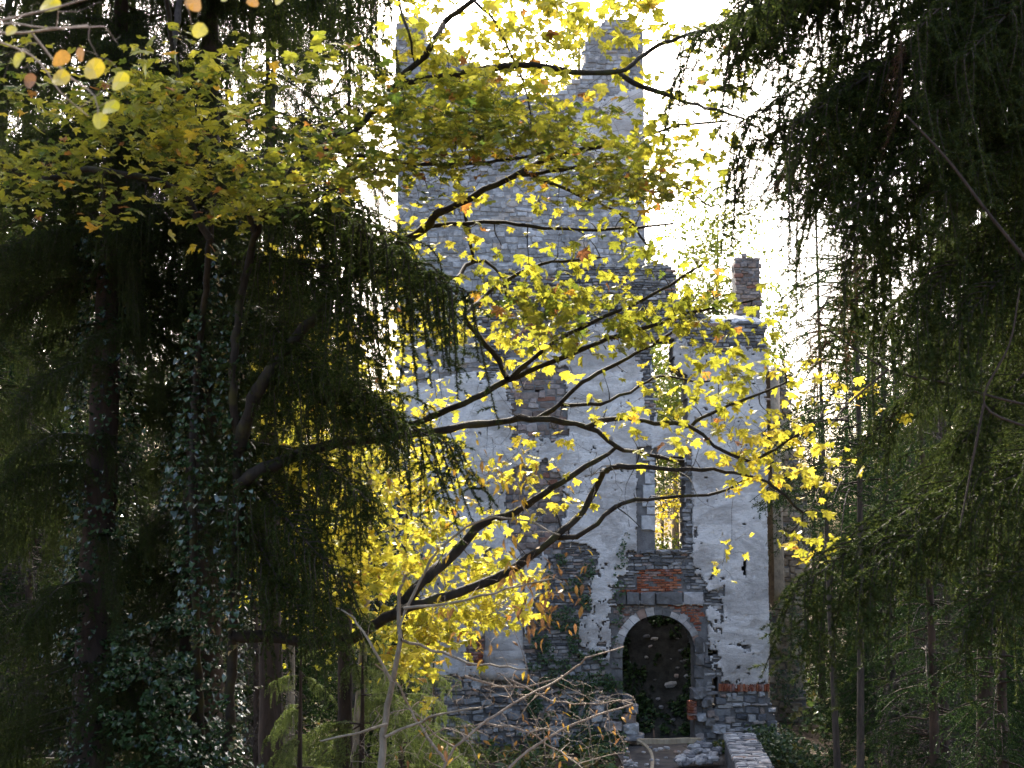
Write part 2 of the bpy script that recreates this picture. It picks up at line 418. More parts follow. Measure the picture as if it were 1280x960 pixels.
HOLES = [[(885, 811), (896, 812), (896, 820), (885, 820)], [(889, 848), (897, 846), (898, 884), (890, 886)],
         [(721, 820), (733, 820), (732, 826), (722, 826)], [(744, 815), (760, 813), (758, 822), (745, 823)], [(668, 486), (674, 486), (674, 492), (668, 492)],
         [(927, 708), (930, 698), (932, 698), (932, 720), (928, 720)], [(700, 662), (713, 658), (712, 668), (701, 668)]]
EXP = [  # where the plaster has fallen
    [(590, 300), (860, 300), (850, 395), (800, 405), (760, 398), (720, 412), (690, 440), (660, 452), (636, 470), (600, 480), (590, 450)],
    [(840, 360), (970, 360), (968, 442), (930, 436), (900, 443), (870, 428), (845, 425), (805, 424), (800, 405), (845, 395)],
    [(640, 462), (712, 458), (714, 545), (640, 546)],
    [(632, 590), (655, 575), (690, 580), (703, 600), (703, 694), (632, 694)],
    [(700, 668), (716, 672), (735, 684), (742, 700), (735, 730), (738, 760), (722, 785), (722, 812), (770, 826), (772, 960), (772, 1020), (420, 1020), (420, 868), (560, 850),
     (600, 848), (656, 846), (654, 796), (668, 760), (672, 735), (686, 700)],
    [(783, 690), (864, 684), (866, 708), (884, 728), (884, 756), (766, 756), (768, 735), (780, 720)],
    [(762, 756), (882, 756), (886, 800), (890, 842), (894, 930), (758, 930), (763, 800)],
    [(880, 846), (899, 838), (898, 853), (965, 853), (985, 1010), (860, 1010)],
    [(795, 560), (822, 560), (822, 692), (796, 692)], [(856, 560), (864, 562), (866, 690), (856, 692)],
    [(583, 796), (606, 796), (606, 832), (583, 832)], [(796, 424), (816, 424), (818, 530), (806, 530)],
]
PIL = [(606, 688), (655, 676), (655, 850), (602, 850)]
def solid_mask(px, py, rag=1.):
    X, Z = px, py
    qx = px + (fbm(px, py, .05, 31) - .5) * 14 * rag; qy = py + (fbm(px, py, .05, 41) - .5) * 16 * rag * (py < 460)
    m = inpoly(np.where(py < 500, qx, px), qy, OUT)
    m &= ~inpoly(px, py, GATE) & ~inpoly(px + (fbm(px, py, .08, 3) - .5) * 4, py, WLOW) & ~inpoly(px + (fbm(px, py, .08, 4) - .5) * 6, py, WUP)
    for h in HOLES: m &= ~inpoly(px, py, h)
    return m
def exposed_mask(px, py):
    n1 = fbm(px, py, .045, 51) - .5; n2 = fbm(px, py, .045, 61) - .5; n3 = fbm(px, py, .2, 71) - .5; n4 = fbm(px, py, .2, 81) - .5
    qx = px + n1 * 26 + n3 * 9; qy = py + n2 * 26 + n4 * 9
    e = np.zeros(np.shape(px), bool)
    for i, P in enumerate(EXP):
        straight = i in (6, 8, 9, 10)
        e |= inpoly(px + n3 * 4 if straight else qx, py + n4 * 4 if straight else qy, P)
    # pock marks and cracks
    wgt = .0 + .10 * inpoly(px, py, [(870, 735), (905, 735), (900, 850), (872, 800)]) + .07 * inpoly(px, py, [(890, 800), (960, 810), (960, 856), (890, 856)]) \
        + .06 * inpoly(px, py, [(735, 690), (775, 690), (775, 830), (720, 800)]) + .05 * inpoly(px, py, [(788, 590), (806, 590), (806, 690), (786, 690)]) \
        + .05 * inpoly(px, py, [(855, 590), (872, 590), (872, 690), (855, 690)]) + .05 * inpoly(px, py, [(860, 690), (905, 690), (905, 760), (860, 760)])
    e |= fbm(px, py * 1.3, .085, 101, 4) > (.80 - wgt * 2.0)
    cr = np.abs(fbm(px * 1.6, py * .7, .03, 131, 4) - .5) < (.0022 + wgt * .1)
    e |= cr & (vnoise(px, py, .02, 141) > .62)
    return e
res = .05
xs = np.arange(-6.0, 9.3, res); zs = np.arange(F2(640, 1005)[1], F2(640, 300)[1], res)
CX, CZ = np.meshgrid((xs[:-1] + xs[1:]) / 2, (zs[:-1] + zs[1:]) / 2, indexing='ij')
PX, PY = proj(CX, YF, CZ)
SM = solid_mask(PX, PY); EM = exposed_mask(PX, PY)
mb = MB(); mask_sheet(mb, SM, xs, zs, YF, 1.25, 0, None, .008, back=True)
link('wall', mb.mesh('wall', M['core']), ruin)
mb = MB()
skim = lambda X, Z: sstep((fbm(X, Z * 1.3, .8, 181, 5) - .50) / .03)
rel = lambda X, Z: -.016 * skim(X, Z) - .03 * fbm(X, Z, .7, 151) - .022 * fbm(X * .7, Z * 1.6, 2.6, 161) - .01 * vnoise(X, Z, 9, 171)
mask_sheet(mb, SM & ~EM & ~inpoly(PX, PY, PIL), xs, zs, YF - .085, .105, 0, rel, .018)
mb.tint = [skim(v[:, 0], v[:, 2]) for v in mb.V]
link('plaster', mb.mesh('plaster', M['plaster']), ruin)

def keep_fn(polys, excl=(), exposed=True, Y=YF, ex_gate=True):
    def k(x, z):
        px, py = proj(x, Y, z)
        m = solid_mask(px, py)
        if exposed: m &= exposed_mask(px, py)
        if polys is not None:
            q = np.zeros(px.shape, bool)
            for P in polys: q |= inpoly(px, py, P)
            m &= q
        for P in excl: m &= ~inpoly(px, py, P)
        return m
    return k
FRAME = [(764, 754), (884, 754), (884, 885), (764, 885)]
LINT = [(768, 739), (882, 739), (882, 757), (768, 757)]
BRP = [(796, 712), (853, 712), (853, 742), (796, 742)]; BRS = [(772, 735), (796, 735), (796, 743), (772, 743)]
NICHE = [EXP[2], EXP[3]]; ASH = [EXP[8]]; BRL = [EXP[10]]; STR = [(897, 852), (962, 852), (962, 866), (897, 866)]
RELV = [(632, 405), (695, 405), (695, 447), (632, 447)]
x0, x1 = -6, 9.2
st = courses(x0, x1, F2(640, 990)[1], F2(640, 320)[1], .055, .13, .14, .42, keep_fn(None, [FRAME, LINT, BRP, BRS, *NICHE, *ASH, *BRL, STR, PIL, RELV,
             [(420, 846), (772, 826), (772, 1020), (420, 1020)], [(860, 866), (990, 866), (990, 1010), (860, 1010)]]))
lay(st, YF, ruin, 'slate', .03, .09, .008, irr=.45)
# lower rubble courses: bigger stones
lo = keep_fn([[(420, 846), (772, 826), (772, 1020), (420, 1020)], [(872, 866), (990, 866), (990, 1010), (872, 1010)]], [FRAME, *BRL, PIL, STR])
lay(courses(x0, x1, F2(640, 990)[1], F2(640, 820)[1], .10, .24, .16, .48, lo), YF, ruin, 'rubble', .04, .14, .014, limit=260, stuffname='rubble_masonry', irr=1)
lay(courses(x0, x1, F2(640, 700)[1], F2(640, 450)[1], .14, .26, .2, .42, keep_fn(NICHE)), YF, ruin, 'brown_stone', .01, .05, .014, part='infill_stone', limit=290, stuffname='infill', irr=.6)

def brickpanel(poly, bw, bh, miss=.12, depth=.05, Y=YF):
    P = np.array([F2(*p) for p in poly]); xa, xb = P[:, 0].min(), P[:, 0].max(); za, zb = P[:, 1].min(), P[:, 1].max()
    z = za; row = 0
    while z + bh * .7 < zb:
        x = xa - (bw / 2 if row % 2 else 0)
        while x < xb:
            l, r = max(x, xa), min(x + bw, xb)
            if r - l > bw * .3 and rnd.random() > miss:
                piece('brick', 'brick', ruin, ((l + r) / 2, Y + .05, z + bh / 2), r - l - .012, bh - .012, depth + .05 + rnd.uniform(-.02, .03), rnd.uniform(-.02, .02), 'b')
            x += bw
        z += bh; row += 1
brickpanel(BRP, .26, .078); brickpanel(BRS, .26, .078, .05); brickpanel(BRL[0], .25, .085, .08)
xa, za = F2(898, 864); xb, zb = F2(961, 855)
n = 19
for i in range(n):                                          # the soldier course of bricks
    piece('brick', 'brick', ruin, (xa + (i + .5) * (xb - xa) / n, YF + .05, (za + zb) / 2 + rnd.uniform(-.01, .01)), (xb - xa) / n - .012, .24, .17 + rnd.uniform(-.02, .03), rnd.uniform(-.04, .04), 'b')
for i in range(17):                                         # relieving arch over the blocked window
    t = i / 16; px = 636 + 56 * t; py = 440 - 32 * math.sin(math.pi * (.08 + .72 * t))
    x, z = F2(px, py); sl_ = math.cos(math.pi * (.08 + .72 * t)) * 1.1
    piece('brick', 'brick', ruin, (x, YF + .05, z), .075, .25, .13, -math.atan(sl_) * -1 * .8, 'b')
# ashlar jamb of the lower window
za = F2(810, 664)[1]
for hpx, x0p, x1p in ((20, 801, 818.5), (10, 808, 818.5), (9, 802, 818.5), (19, 803, 818.5), (15, 806, 818.5), (14, 812, 818.5), (10, 803, 818.5)):
    h = hpx / F * YF; a_, b_ = F2(x0p, 600)[0], F2(x1p, 600)[0]
    piece('jamb_stone', 'ashlar', ruin, ((a_ + b_) / 2, YF + .08, za + h / 2), b_ - a_ - .01, h - .012, .17, 0, 'b'); za += h
for k, (xa_, xb_) in enumerate(((800, 818), (819, 838), (838, 848), (848, 860))):
    a_, z_ = F2(xa_, 690); b_, _ = F2(xb_, 690)
    piece('sill_stone', 'slate', ruin, ((a_ + b_) / 2, YF + .3, z_), b_ - a_ - .01, .11 + .03 * (k == 1), .44, rnd.uniform(-.02, .02), 'b')
# gate: voussoirs, reveal, jambs and lintel
gc = F2(823.5, 815); gr = 45.5 / F * YF
for i in range(15):
    t0, t1 = math.pi * i / 15 + .006, math.pi * (i + 1) / 15 - .006
    mb = MB(); ro = gr + .20 + rnd.uniform(-.06, .09); ri = gr - .012; yf_ = YF - .03 + rnd.uniform(-.02, .02)
    ts = np.linspace(t0, t1, 4); V = []
    for y in (yf_, YF + .4):
        for r_ in (ri, ro):
            for t in ts: V.append((gc[0] - r_ * math.cos(t), y, gc[1] + r_ * math.sin(t)))
    T = []
    q = lambda a, b, c, d: T.extend([(a, b, c), (a, c, d)])
    for k in range(3):
        q(k, k + 1, 4 + k + 1, 4 + k); q(k, 8 + k, 8 + k + 1, k + 1); q(4 + k, 4 + k + 1, 12 + k + 1, 12 + k)
    q(0, 4, 12, 8); q(3, 11, 15, 7)
    mb.add(V, T); link('voussoir', mb.mesh('voussoir', M['plaster' if i in (2, 3, 4, 6, 9) else 'jamb' if i in (7, 8) else 'voussoir']), ruin)
mb = MB(); ts = np.linspace(-.0, math.pi, 40)
P0 = np.array([(gc[0] - (gr + .0) * math.cos(t), gc[1] + gr * math.sin(t)) for t in ts])
zb_ = F2(640, 930)[1]; P0 = np.vstack([(P0[0, 0], zb_), P0, (P0[-1, 0], zb_)])
V = np.vstack([np.column_stack([P0[:, 0], np.full(len(P0), YF + .37), P0[:, 1]]), np.column_stack([P0[:, 0], np.full(len(P0), YF + 1.3), P0[:, 1]])]); k = len(P0)
T = [t for i in range(k - 1) for t in ((i, i + k, i + k + 1), (i, i + k + 1, i + 1))]
mb.add(V, T, smooth=True); link('arch_reveal', mb.mesh('arch_reveal', M['core']), ruin)
for side, xl, xr in ((-1, 764, 778.5), (1, 869, 880)):      # jamb blocks
    py = 884 if side < 0 else 884
    while py > 812:
        hp = rnd.uniform(13, 21); a_, b_ = F2(xl + rnd.uniform(-1.5, 2), 850)[0], F2(xr, 850)[0]
        z_ = F2(640, py - hp / 2)[1]; h = hp / F * YF
        piece('jamb_stone', 'jamb', ruin, ((a_ + b_) / 2, YF + .35, z_), b_ - a_, h - .015, .43 + rnd.uniform(-.02, .02), 0, 'b'); py -= hp
for xa_, xb_ in ((770, 782), (783, 799), (800, 818.5), (819.5, 853), (854, 879)):
    a_, z_ = F2(xa_, 748); b_, _ = F2(xb_, 748)
    piece('lintel_stone', 'jamb' if xb_ < 870 else 'voussoir', ruin, ((a_ + b_) / 2, YF + .05, z_), b_ - a_ - .006, 15.5 / F * YF, .22 + rnd.uniform(-.015, .015), 0, 'b')
sp1 = keep_fn([[(770, 757), (877, 757), (877, 815), (770, 815)]], exposed=False)
def spandrel(x, z): return sp1(x, z) & (np.hypot(x - gc[0], z - gc[1]) > gr + .24)
SPN = courses(F2(768, 780)[0], F2(878, 780)[0], F2(640, 815)[1], F2(640, 758)[1], .06, .10, .1, .22, spandrel)
lay(SPN[SPN[:, 0] < gc[0] + .3], YF, ruin, 'brown_stone', .0, .05, .01, part='spandrel_stone', irr=.6)
lay(SPN[SPN[:, 0] >= gc[0] + .3], YF, ruin, 'brick', .0, .06, .01, part='spandrel_brick', irr=.5)
# broken jamb feet and the brick stump inside the gate
for px, py, wp, hp, mt in ((789, 912, 22, 14, 'rubble'), (787, 899, 18, 12, 'slate'), (790, 887, 17, 12, 'rubble'), (784, 875, 16, 12, 'slate'), (792, 922, 26, 9, 'slate'),
                           (877, 866, 15, 13, 'jamb'), (883, 879, 14, 12, 'jamb'), (877, 897, 12, 10, 'rubble'), (888, 903, 14, 12, 'slate'), (889, 893, 10, 9, 'brown_stone'),
                           (899, 912, 18, 12, 'rubble'), (769, 893, 20, 14, 'rubble'), (768, 908, 22, 14, 'slate'), (872, 868, 13, 14, 'jamb')):
    x, z = F2(px, py, YF - .25); piece('foot_stone', mt, ruin, (x, YF + .3, z), wp / F * YF, hp / F * YF, .55 + rnd.uniform(-.08, .12), rnd.uniform(-.08, .08))
for i in range(9):
    x, z = F2(866, 878 + i * 2.6, YF - .2); piece('brick', 'brick', ruin, (x, YF + .2, z), .27, .062, .4, rnd.uniform(-.03, .03), 'b')
# rounded pilaster with its base
def half_lathe(name, cx, prof, mat, parent, y=YF):
    mb = MB(); n = 18; a = np.linspace(0, math.pi, n); V = []
    for r_, z in prof:
        for t in a: V.append((cx - r_ * math.cos(t), y - .62 * r_ * math.sin(t), z))
    T = [t for i in range(len(prof) - 1) for j in range(n - 1) for t in ((i * n + j, i * n + j + 1, (i + 1) * n + j + 1), (i * n + j, (i + 1) * n + j + 1, (i + 1) * n + j))]
    mb.add(V, T, smooth=True); return link(name, mb.mesh(name, M[mat]), parent)
cxp = F2(630, 760)[0]; zz = lambda py: F2(630, py)[1]
half_lathe('pilaster', cxp, [(.15, zz(672)), (.5, zz(690)), (.58, zz(700)), (.60, zz(760)), (.62, zz(812))], 'plaster', ruin)
half_lathe('pilaster_base', cxp, [(.60, zz(812)), (.66, zz(814)), (.68, zz(824)), (.62, zz(827)), (.70, zz(832)), (.78, zz(838)), (.78, zz(848)), (.3, zz(850))], 'plaster', ruin)
# sloping mortar cap and the stump of a chimney above the right hand wall head
mb = MB(); V = []
for i, px in enumerate(np.linspace(888, 952, 14)):
    for j, (py, dy) in enumerate(((404, -.02), (399, .05), (393, .45), (388, 1.0))):
        x, z = F2(px, py + (fbm(px, py, .1, 7) - .5) * 5 + 3 * (px > 940)); V.append((x, YF + dy, z))
T = [t for i in range(13) for j in range(3) for t in ((i * 4 + j, (i + 1) * 4 + j, (i + 1) * 4 + j + 1), (i * 4 + j, (i + 1) * 4 + j + 1, i * 4 + j + 1))]
mb.add(V, T, smooth=True); link('mortar_cap', mb.mesh('mortar_cap', M['ashlar']), ruin)

def simple_keep(outline, Y, rag=8, seed=3):
    def k(x, z):
        px, py = proj(x, Y, z)
        return inpoly(px + (fbm(px, py, .06, seed) - .5) * rag, py + (fbm(px, py, .06, seed + 9) - .5) * rag, outline)
    return k
def masonry(root, outline, Y, thick, core, stones, hr, wr, rag=8, seed=3, limit=300, dd=(.02, .07), res=.1, gap=.015, part='stone', drop=None, irr=0., clip=None):
    P = np.array([F2(*p, Y) for p in outline]); xa, xb = P[:, 0].min() - .1, P[:, 0].max() + .1; za, zb = P[:, 1].min() - .1, P[:, 1].max() + .1
    k = simple_keep(outline, Y, rag, seed)
    xs = np.arange(xa, xb + res, res); zs = np.arange(za, zb + res, res)
    CX, CZ = np.meshgrid((xs[:-1] + xs[1:]) / 2, (zs[:-1] + zs[1:]) / 2, indexing='ij')
    mb = MB(); mask_sheet(mb, k(CX, CZ), xs, zs, Y, thick, 0, None, .015, back=True)
    link('wall', mb.mesh('wall', M[core]), root)
    S = courses(xa, xb, za, zb, *hr, *wr, k)
    if clip:
        xl, xr = F2(clip[0], 300, Y)[0], F2(clip[1], 300, Y)[0]; L_ = np.maximum(S[:, 0] - S[:, 2] / 2, xl); R_ = np.minimum(S[:, 0] + S[:, 2] / 2, xr); S[:, 0] = (L_ + R_) / 2; S[:, 2] = R_ - L_; S = S[S[:, 2] > .08]
    if drop is not None: S = S[~drop(S[:, 0], S[:, 1])]
    lay(S, Y, root, stones, *dd, gap, limit, part, irr=irr)
pier = [(917, 330), (921, 320), (935, 317), (950, 322), (953, 340), (952, 412), (918, 412)]
Yp = YF + 1.5
P = np.array([F2(*p, Yp) for p in pier])
chim = link('chimney_stump', (lambda mb: (mask_sheet(mb, np.ones((4, 12), bool), np.linspace(P[:, 0].min() + .08, P[:, 0].max() - .08, 5), np.linspace(P[:, 1].min(), P[:, 1].max() - .15, 13), Yp, .9, 0, None, .03, True), mb.mesh('chimney_stump', M['core']))[1])(MB()), ruin)
S = courses(P[:, 0].min(), P[:, 0].max(), P[:, 1].min(), P[:, 1].max(), .08, .17, .14, .36, simple_keep(pier, Yp, 3)); xl, xr = P[:, 0].min() + .03, P[:, 0].max() - .02
L_ = np.maximum(S[:, 0] - S[:, 2] / 2, xl + NP.uniform(-.03, .03, len(S))); R_ = np.minimum(S[:, 0] + S[:, 2] / 2, xr + NP.uniform(-.04, .03, len(S))); S[:, 0] = (L_ + R_) / 2; S[:, 2] = R_ - L_
lay(S[S[:, 2] > .06], Yp, chim, 'brown_stone', .0, .08, .008, irr=.4)

# ------------------------------------------------------------------ the keep behind
YT = 51.5
tower = empty('ruined_tower', 'tall square ruined stone keep with broken top behind the castle front', 'tower')
TOW = [(500, 925), (497, 400), (496, 120), (494, 40), (498, 22), (522, 18), (530, 30), (534, 62), (556, 72), (585, 80), (612, 84), (640, 112), (675, 128), (705, 112), (728, 95),
       (734, 50), (741, 36), (764, 22), (788, 26), (802, 40), (805, 110), (806.5, 320), (807, 925)]
TPL = [(735, 120), (812, 105), (812, 205), (770, 215), (735, 190), (700, 165)]
def tdrop(x, z):
    px, py = proj(x, YT, z); return inpoly(px + (fbm(px, py, .06, 5) - .5) * 30, py + (fbm(px, py, .06, 6) - .5) * 30, TPL)
masonry(tower, TOW, YT, 1.6, 'tower_core', 'tower_stone', (.11, .25), (.16, .50), 5, 13, 300, (.0, .055), .12, .006, drop=tdrop, irr=.75, clip=(496, 806.5))
xs = np.arange(F2(690, 150, YT)[0], F2(805.5, 150, YT)[0] + .001, .06); zs = np.arange(F2(640, 225, YT)[1], F2(640, 100, YT)[1], .06)
CX, CZ = np.meshgrid((xs[:-1] + xs[1:]) / 2, (zs[:-1] + zs[1:]) / 2, indexing='ij')
mb = MB(); mask_sheet(mb, tdrop(CX, CZ) & (fbm(CX, CZ, 1.5, 77) > .36), xs, zs, YT - .035, .05, 0, lambda X, Z: -.03 * fbm(X, Z, 2, 3), .015)
link('plaster', mb.mesh('plaster', M['plaster']), tower)
for nm, xx in (('side_wall', F2(499, 500, YT)[0]), ('side_wall', F2(805, 500, YT)[0] - 1.4)):   # side walls, running back
    mb = MB(); za, zb = -6.9, F2(640, 135, YT)[1]; ya, yb = YT + 1.6, YT + 8
    V = [(x, y, z) for x in (xx, xx + 1.4) for y in (ya, yb) for z in (za, zb)]
    mb.add(V, [(0, 1, 3), (0, 3, 2), (4, 6, 7), (4, 7, 5), (1, 5, 7), (1, 7, 3), (2, 3, 7), (2, 7, 6)])
    link(nm, mb.mesh(nm, M['tower_core']), tower)

# ------------------------------------------------------------------ right flank: oriel and rear wall
flank = empty('rear_castle_wall', 'tan rubble stone wall with ragged edge behind the right corner of the castle front', 'wall')
FL = [(962, 1000), (962, 470), (972, 455), (984, 500), (990, 560), (1004, 590), (1010, 640), (1012, 700), (1007, 760), (1012, 800), (1004, 840), (1015, 1000)]
masonry(flank, FL, 53.0, 1.2, 'core', 'side_stone', (.12, .24), (.16, .42), 6, 23, 300, (.03, .1), irr=1)
mb = MB(); cx_, _ = F2(961, 600, 49); prof = [(.02, 462), (.38, 468), (.40, 640), (.42, 735), (.40, 742), (.26, 752), (.05, 759)]
V = []; n = 12
for r_, py in prof:
    z = F2(961, py, 49)[1]
    for t in np.linspace(-math.pi / 2, math.pi / 2, n): V.append((cx_ + r_ * math.cos(t) * 1.1, 49 + r_ * math.sin(t) * 1.6, z))
T = [t for i in range(len(prof) - 1) for j in range(n - 1) for t in ((i * n + j, i * n + j + 1, (i + 1) * n + j + 1), (i * n + j, (i + 1) * n + j + 1, (i + 1) * n + j))]
mb.add(V, T, smooth=True); link('oriel', mb.mesh('oriel', M['side_stone']), ruin)
mb = MB(); za, zb = -7, F2(640, 415)[1]; xx = F2(957, 600)[0]           # flank of the front building running back
V = [(x, y, z) for x in (xx - 1.2, xx) for y in (YF + 1.26, YF + 9) for z in (za, zb)]
mb.add(V, [(0, 1, 3), (0, 3, 2), (4, 6, 7), (4, 7, 5), (1, 5, 7), (1, 7, 3), (2, 3, 7), (2, 7, 6), (0, 4, 5), (0, 5, 1)])
link('side_wall', mb.mesh('side_wall', M['core']), ruin)

# ------------------------------------------------------------------ parapet, rubble, timber
def gpt(px, py, Y): return at(px, py, Y)
par = empty('parapet_wall', 'low drystone parapet with flat capstones leading up to the gate', 'wall')
A = np.array((at(921, 913, 43)[0], 43.0)); B = np.array((at(945, 962, 36)[0], 36.0)); dirp = (B - A) / np.linalg.norm(B - A); nrm = np.array((-dirp[1], dirp[0]))
ztop = -5.93; Lp = 13.0
mb = MB(); hw = .42
for_core = []
for s in (0, Lp):
    for q_ in (-hw + .06, hw - .06):
        p = A + dirp * s + nrm * q_
        for z in (-9.5, ztop - .05): for_core.append((p[0], p[1], z))
mb.add(for_core, [(0, 1, 5), (0, 5, 4), (2, 6, 7), (2, 7, 3), (1, 3, 7), (1, 7, 5), (0, 2, 3), (0, 3, 1), (4, 5, 7), (4, 7, 6)])
link('wall', mb.mesh('wall', M['core']), par)
ang = math.atan2(dirp[1], dirp[0])
s = 0
while s < Lp:                                                # capstones, flat slabs laid across
    wd = rnd.uniform(.10, .24); q_ = -hw
    while q_ < hw:
        ln = rnd.uniform(.25, .6); ln = min(ln, hw - q_ + .12)
        p = A + dirp * (s + wd / 2) + nrm * (q_ + ln / 2)
        o = piece('capstone', 'rubble', par, (p[0], p[1], ztop - .06), ln - .01, wd - .008, .09 + rnd.uniform(0, .05), 0, 's', ang + math.pi / 2 + rnd.uniform(-.08, .08), -math.pi / 2)
        q_ += ln
    s += wd
for side in (-1, 1):                                         # side faces
    z = ztop - .08; r_ = 0
    while z > ztop - 1.3:
        h = rnd.uniform(.07, .16); s = -rnd.uniform(0, .2)
        while s < Lp * .75:
            wd = rnd.uniform(.15, .45); p = A + dirp * (s + wd / 2) + nrm * side * (hw - .08)
            if side < 0: piece('wall_stone', 'rubble', par, (p[0], p[1], z - h / 2), wd - .012, h - .01, .12 + rnd.uniform(-.03, .03), 0, 's', ang + math.pi + (0 if side > 0 else 0))
            s += wd
        z -= h
# loose stones
def loose(px, py, Y, size, mat='rubble', lab=None, grp=None, dz=0):
    mb = MB(); r_ = rnd
    import_pts = []
    n = 9
    V = []
    for i in range(5):
        ph = math.pi * (i / 4 - .5)
        for j in range(n):
            t = 2 * math.pi * j / n; k = 1 + r_.uniform(-.2, .2)
            V.append((math.cos(ph) * math.cos(t) * k, math.cos(ph) * math.sin(t) * k, math.sin(ph) * (1 + r_.uniform(-.15, .15))))
    V = np.array(V); V = np.sign(V) * np.abs(V) ** .7 * (size * .5 * r_.uniform(.8, 1.3), size * .4, size * r_.uniform(.2, .32))
    T = [t for i in range(4) for j in range(n) for t in ((i * n + j, i * n + (j + 1) % n, (i + 1) * n + (j + 1) % n), (i * n + j, (i + 1) * n + (j + 1) % n, (i + 1) * n + j))]
    mb.add(V, T)
    p = at(px, py, Y)
    o = link('rubble_stone', mb.mesh('rubble_stone', M[mat]), None, p + (0, 0, dz)); o.rotation_euler = (r_.uniform(-.3, .3), r_.uniform(-.3, .3), r_.uniform(0, 6))
    tag(o, lab, 'stone', grp); return o
for i in range(46):
    t = rnd.random(); px = 850 + 52 * rnd.random(); hmax = 24 * math.sin(math.pi * min(1, (px - 845) / 75)) 
    py = 954 - hmax * rnd.random()
    loose(px, py, 41.6 + (954 - py) * .03, rnd.uniform(.18, .42), 'rubble', 'loose grey stone in the heap beside the parapet', 'stones heaped beside the parapet')
for i in range(26):
    px, py = rnd.uniform(770, 850), rnd.uniform(934, 958); Yg = 44 - (py - 925) * .17
    loose(px, py, Yg, rnd.uniform(.08, .2), 'rubble', 'small stone strewn on the dirt before the gate', 'stones strewn before the gate')
for px, py, sz, lab in ((820, 778, .30, 'round pale stone high on the slope seen through the gate'), (838, 858, .42, 'flat pale slab lying mid slope inside the gate'),
                        (818, 800, .30, 'upper blue grey stone on the dark slope inside the gate'), (860, 848, .34, 'grey stone at the right edge of the slope inside the gate'),
                        (808, 797, .22, 'small white stone beside the blue grey one inside the gate'), (852, 815, .30, 'dark wedge stone on the right of the slope inside the gate')):
    for Yq in np.arange(47.5, 58, .1):
        p = at(px, py, Yq)
        if slope_z(p[0], Yq) >= p[2]: break
    loose(px, py, Yq, sz, 'rubble', lab, dz=.04)
for i in range(34):
    px, py = rnd.uniform(784, 866), rnd.uniform(790, 905)
    for Yq in np.arange(47.5, 58, .1):
        p = at(px, py, Yq)
        if slope_z(p[0], Yq) >= p[2]: break
    loose(px, py, Yq, rnd.uniform(.08, .24), 'slate', 'small dark stone lying on the slope inside the gate', 'stones on the slope inside the gate')
def beam(name, a, b, wy, wz, mat, lab, cat):
    a = np.array(a); b = np.array(b); n = 9; mb = MB(); d = b - a; d /= np.linalg.norm(d)
    side = np.cross(d, (0, 0, 1.)); side /= np.linalg.norm(side); up = np.cross(side, d); V = []
    for i in range(n):
        c = a + (b - a) * i / (n - 1) + up * .008 * math.sin(i * 1.3)
        for s_, u_ in ((-1, -1), (1, -1), (1, 1), (-1, 1)): V.append(c + side * s_ * wy / 2 * (1 + rnd.uniform(-.04, .04)) + up * u_ * wz / 2)
    T = [t for i in range(n - 1) for j in range(4) for t in ((i * 4 + j, i * 4 + (j + 1) % 4, (i + 1) * 4 + (j + 1) % 4), (i * 4 + j, (i + 1) * 4 + (j + 1) % 4, (i + 1) * 4 + j))]
    m = 4 * (n - 1); T += [(0, 2, 1), (0, 3, 2), (m, m + 1, m + 2), (m, m + 2, m + 3)]
    mb.add(V, T); return tag(link(name, mb.mesh(name, M[mat])), lab, cat)
beam('timber_beam', at(796, 927, 44.3), at(876, 925.5, 44.3), .16, .15, 'timber', 'pale squared timber lying across the foot of the gate', 'beam')
p0 = spline([(*at(798, 926, 44.1), .05), (*at(808, 933, 43.0), .05), (*at(815, 944, 41.6), .05), (*at(815, 962, 39.6), .05), (*at(811, 985, 38), .05)], .12)
mb = MB(); tube(mb, p0[:, :3], p0[:, 3], 6, cap=True, smooth=False); tag(link('bent_lath', mb.mesh('bent_lath', M['timber'])), 'pale bent timber lath running down from the gate beam', 'lath')
p0 = spline([(*at(809, 842, 50), .03), (*at(813, 880, 48.6), .035), (*at(818, 923, 47.2), .035)], .2)
mb = MB(); tube(mb, p0[:, :3], p0[:, 3], 6, cap=True); tag(link('wooden_pole', mb.mesh('wooden_pole', M['pole'])), 'thin reddish pole leaning in the dark gateway', 'pole')

# ------------------------------------------------------------------ leaves
def maple_leaf():
    a = [-62, -28, -4, 12, 24, 36, 50, 60, 68, 78, 90]; r_ = [.24, .42, .54, .46, .36, .52, .66, .52, .40, .54, .72]
    pts = [(r * math.cos(R(t)), r * math.sin(R(t))) for t, r in zip(a, r_)]
    pts += [(-x, y) for x, y in reversed(pts[:-1])]
    return np.array([(0, .04)] + pts), np.array([(0, i, i + 1) for i in range(1, 21)] + [(0, 21, 1)])
def oval_leaf():
    a = np.linspace(0, 2 * math.pi, 11)[:-1]
    pts = np.column_stack([.36 * np.cos(a) * (1 - .25 * np.sin(a)), .5 + .52 * np.sin(a) + .06 * (np.sin(a) > .9)])
    return np.vstack([(0, .5), pts]), np.array([(0, i + 1, (i + 1) % 10 + 1) for i in range(10)])
def ivy_leaf():
    pts = np.array([(0, 0), (.42, -.12), (.34, .28), (0, .75), (-.34, .28), (-.42, -.12)])
    return np.vstack([(0, .12), pts]), np.array([(0, i + 1, (i + 1) % 6 + 1) for i in range(6)])
def star_leaf():
    pts = np.array([(0, -.2), (.5, -.05), (.26, .2), (.45, .5), (0, .68), (-.45, .5), (-.26, .2), (-.5, -.05)])
    return np.vstack([(0, .12), pts]), np.array([(0, i + 1, (i + 1) % 8 + 1) for i in range(8)])
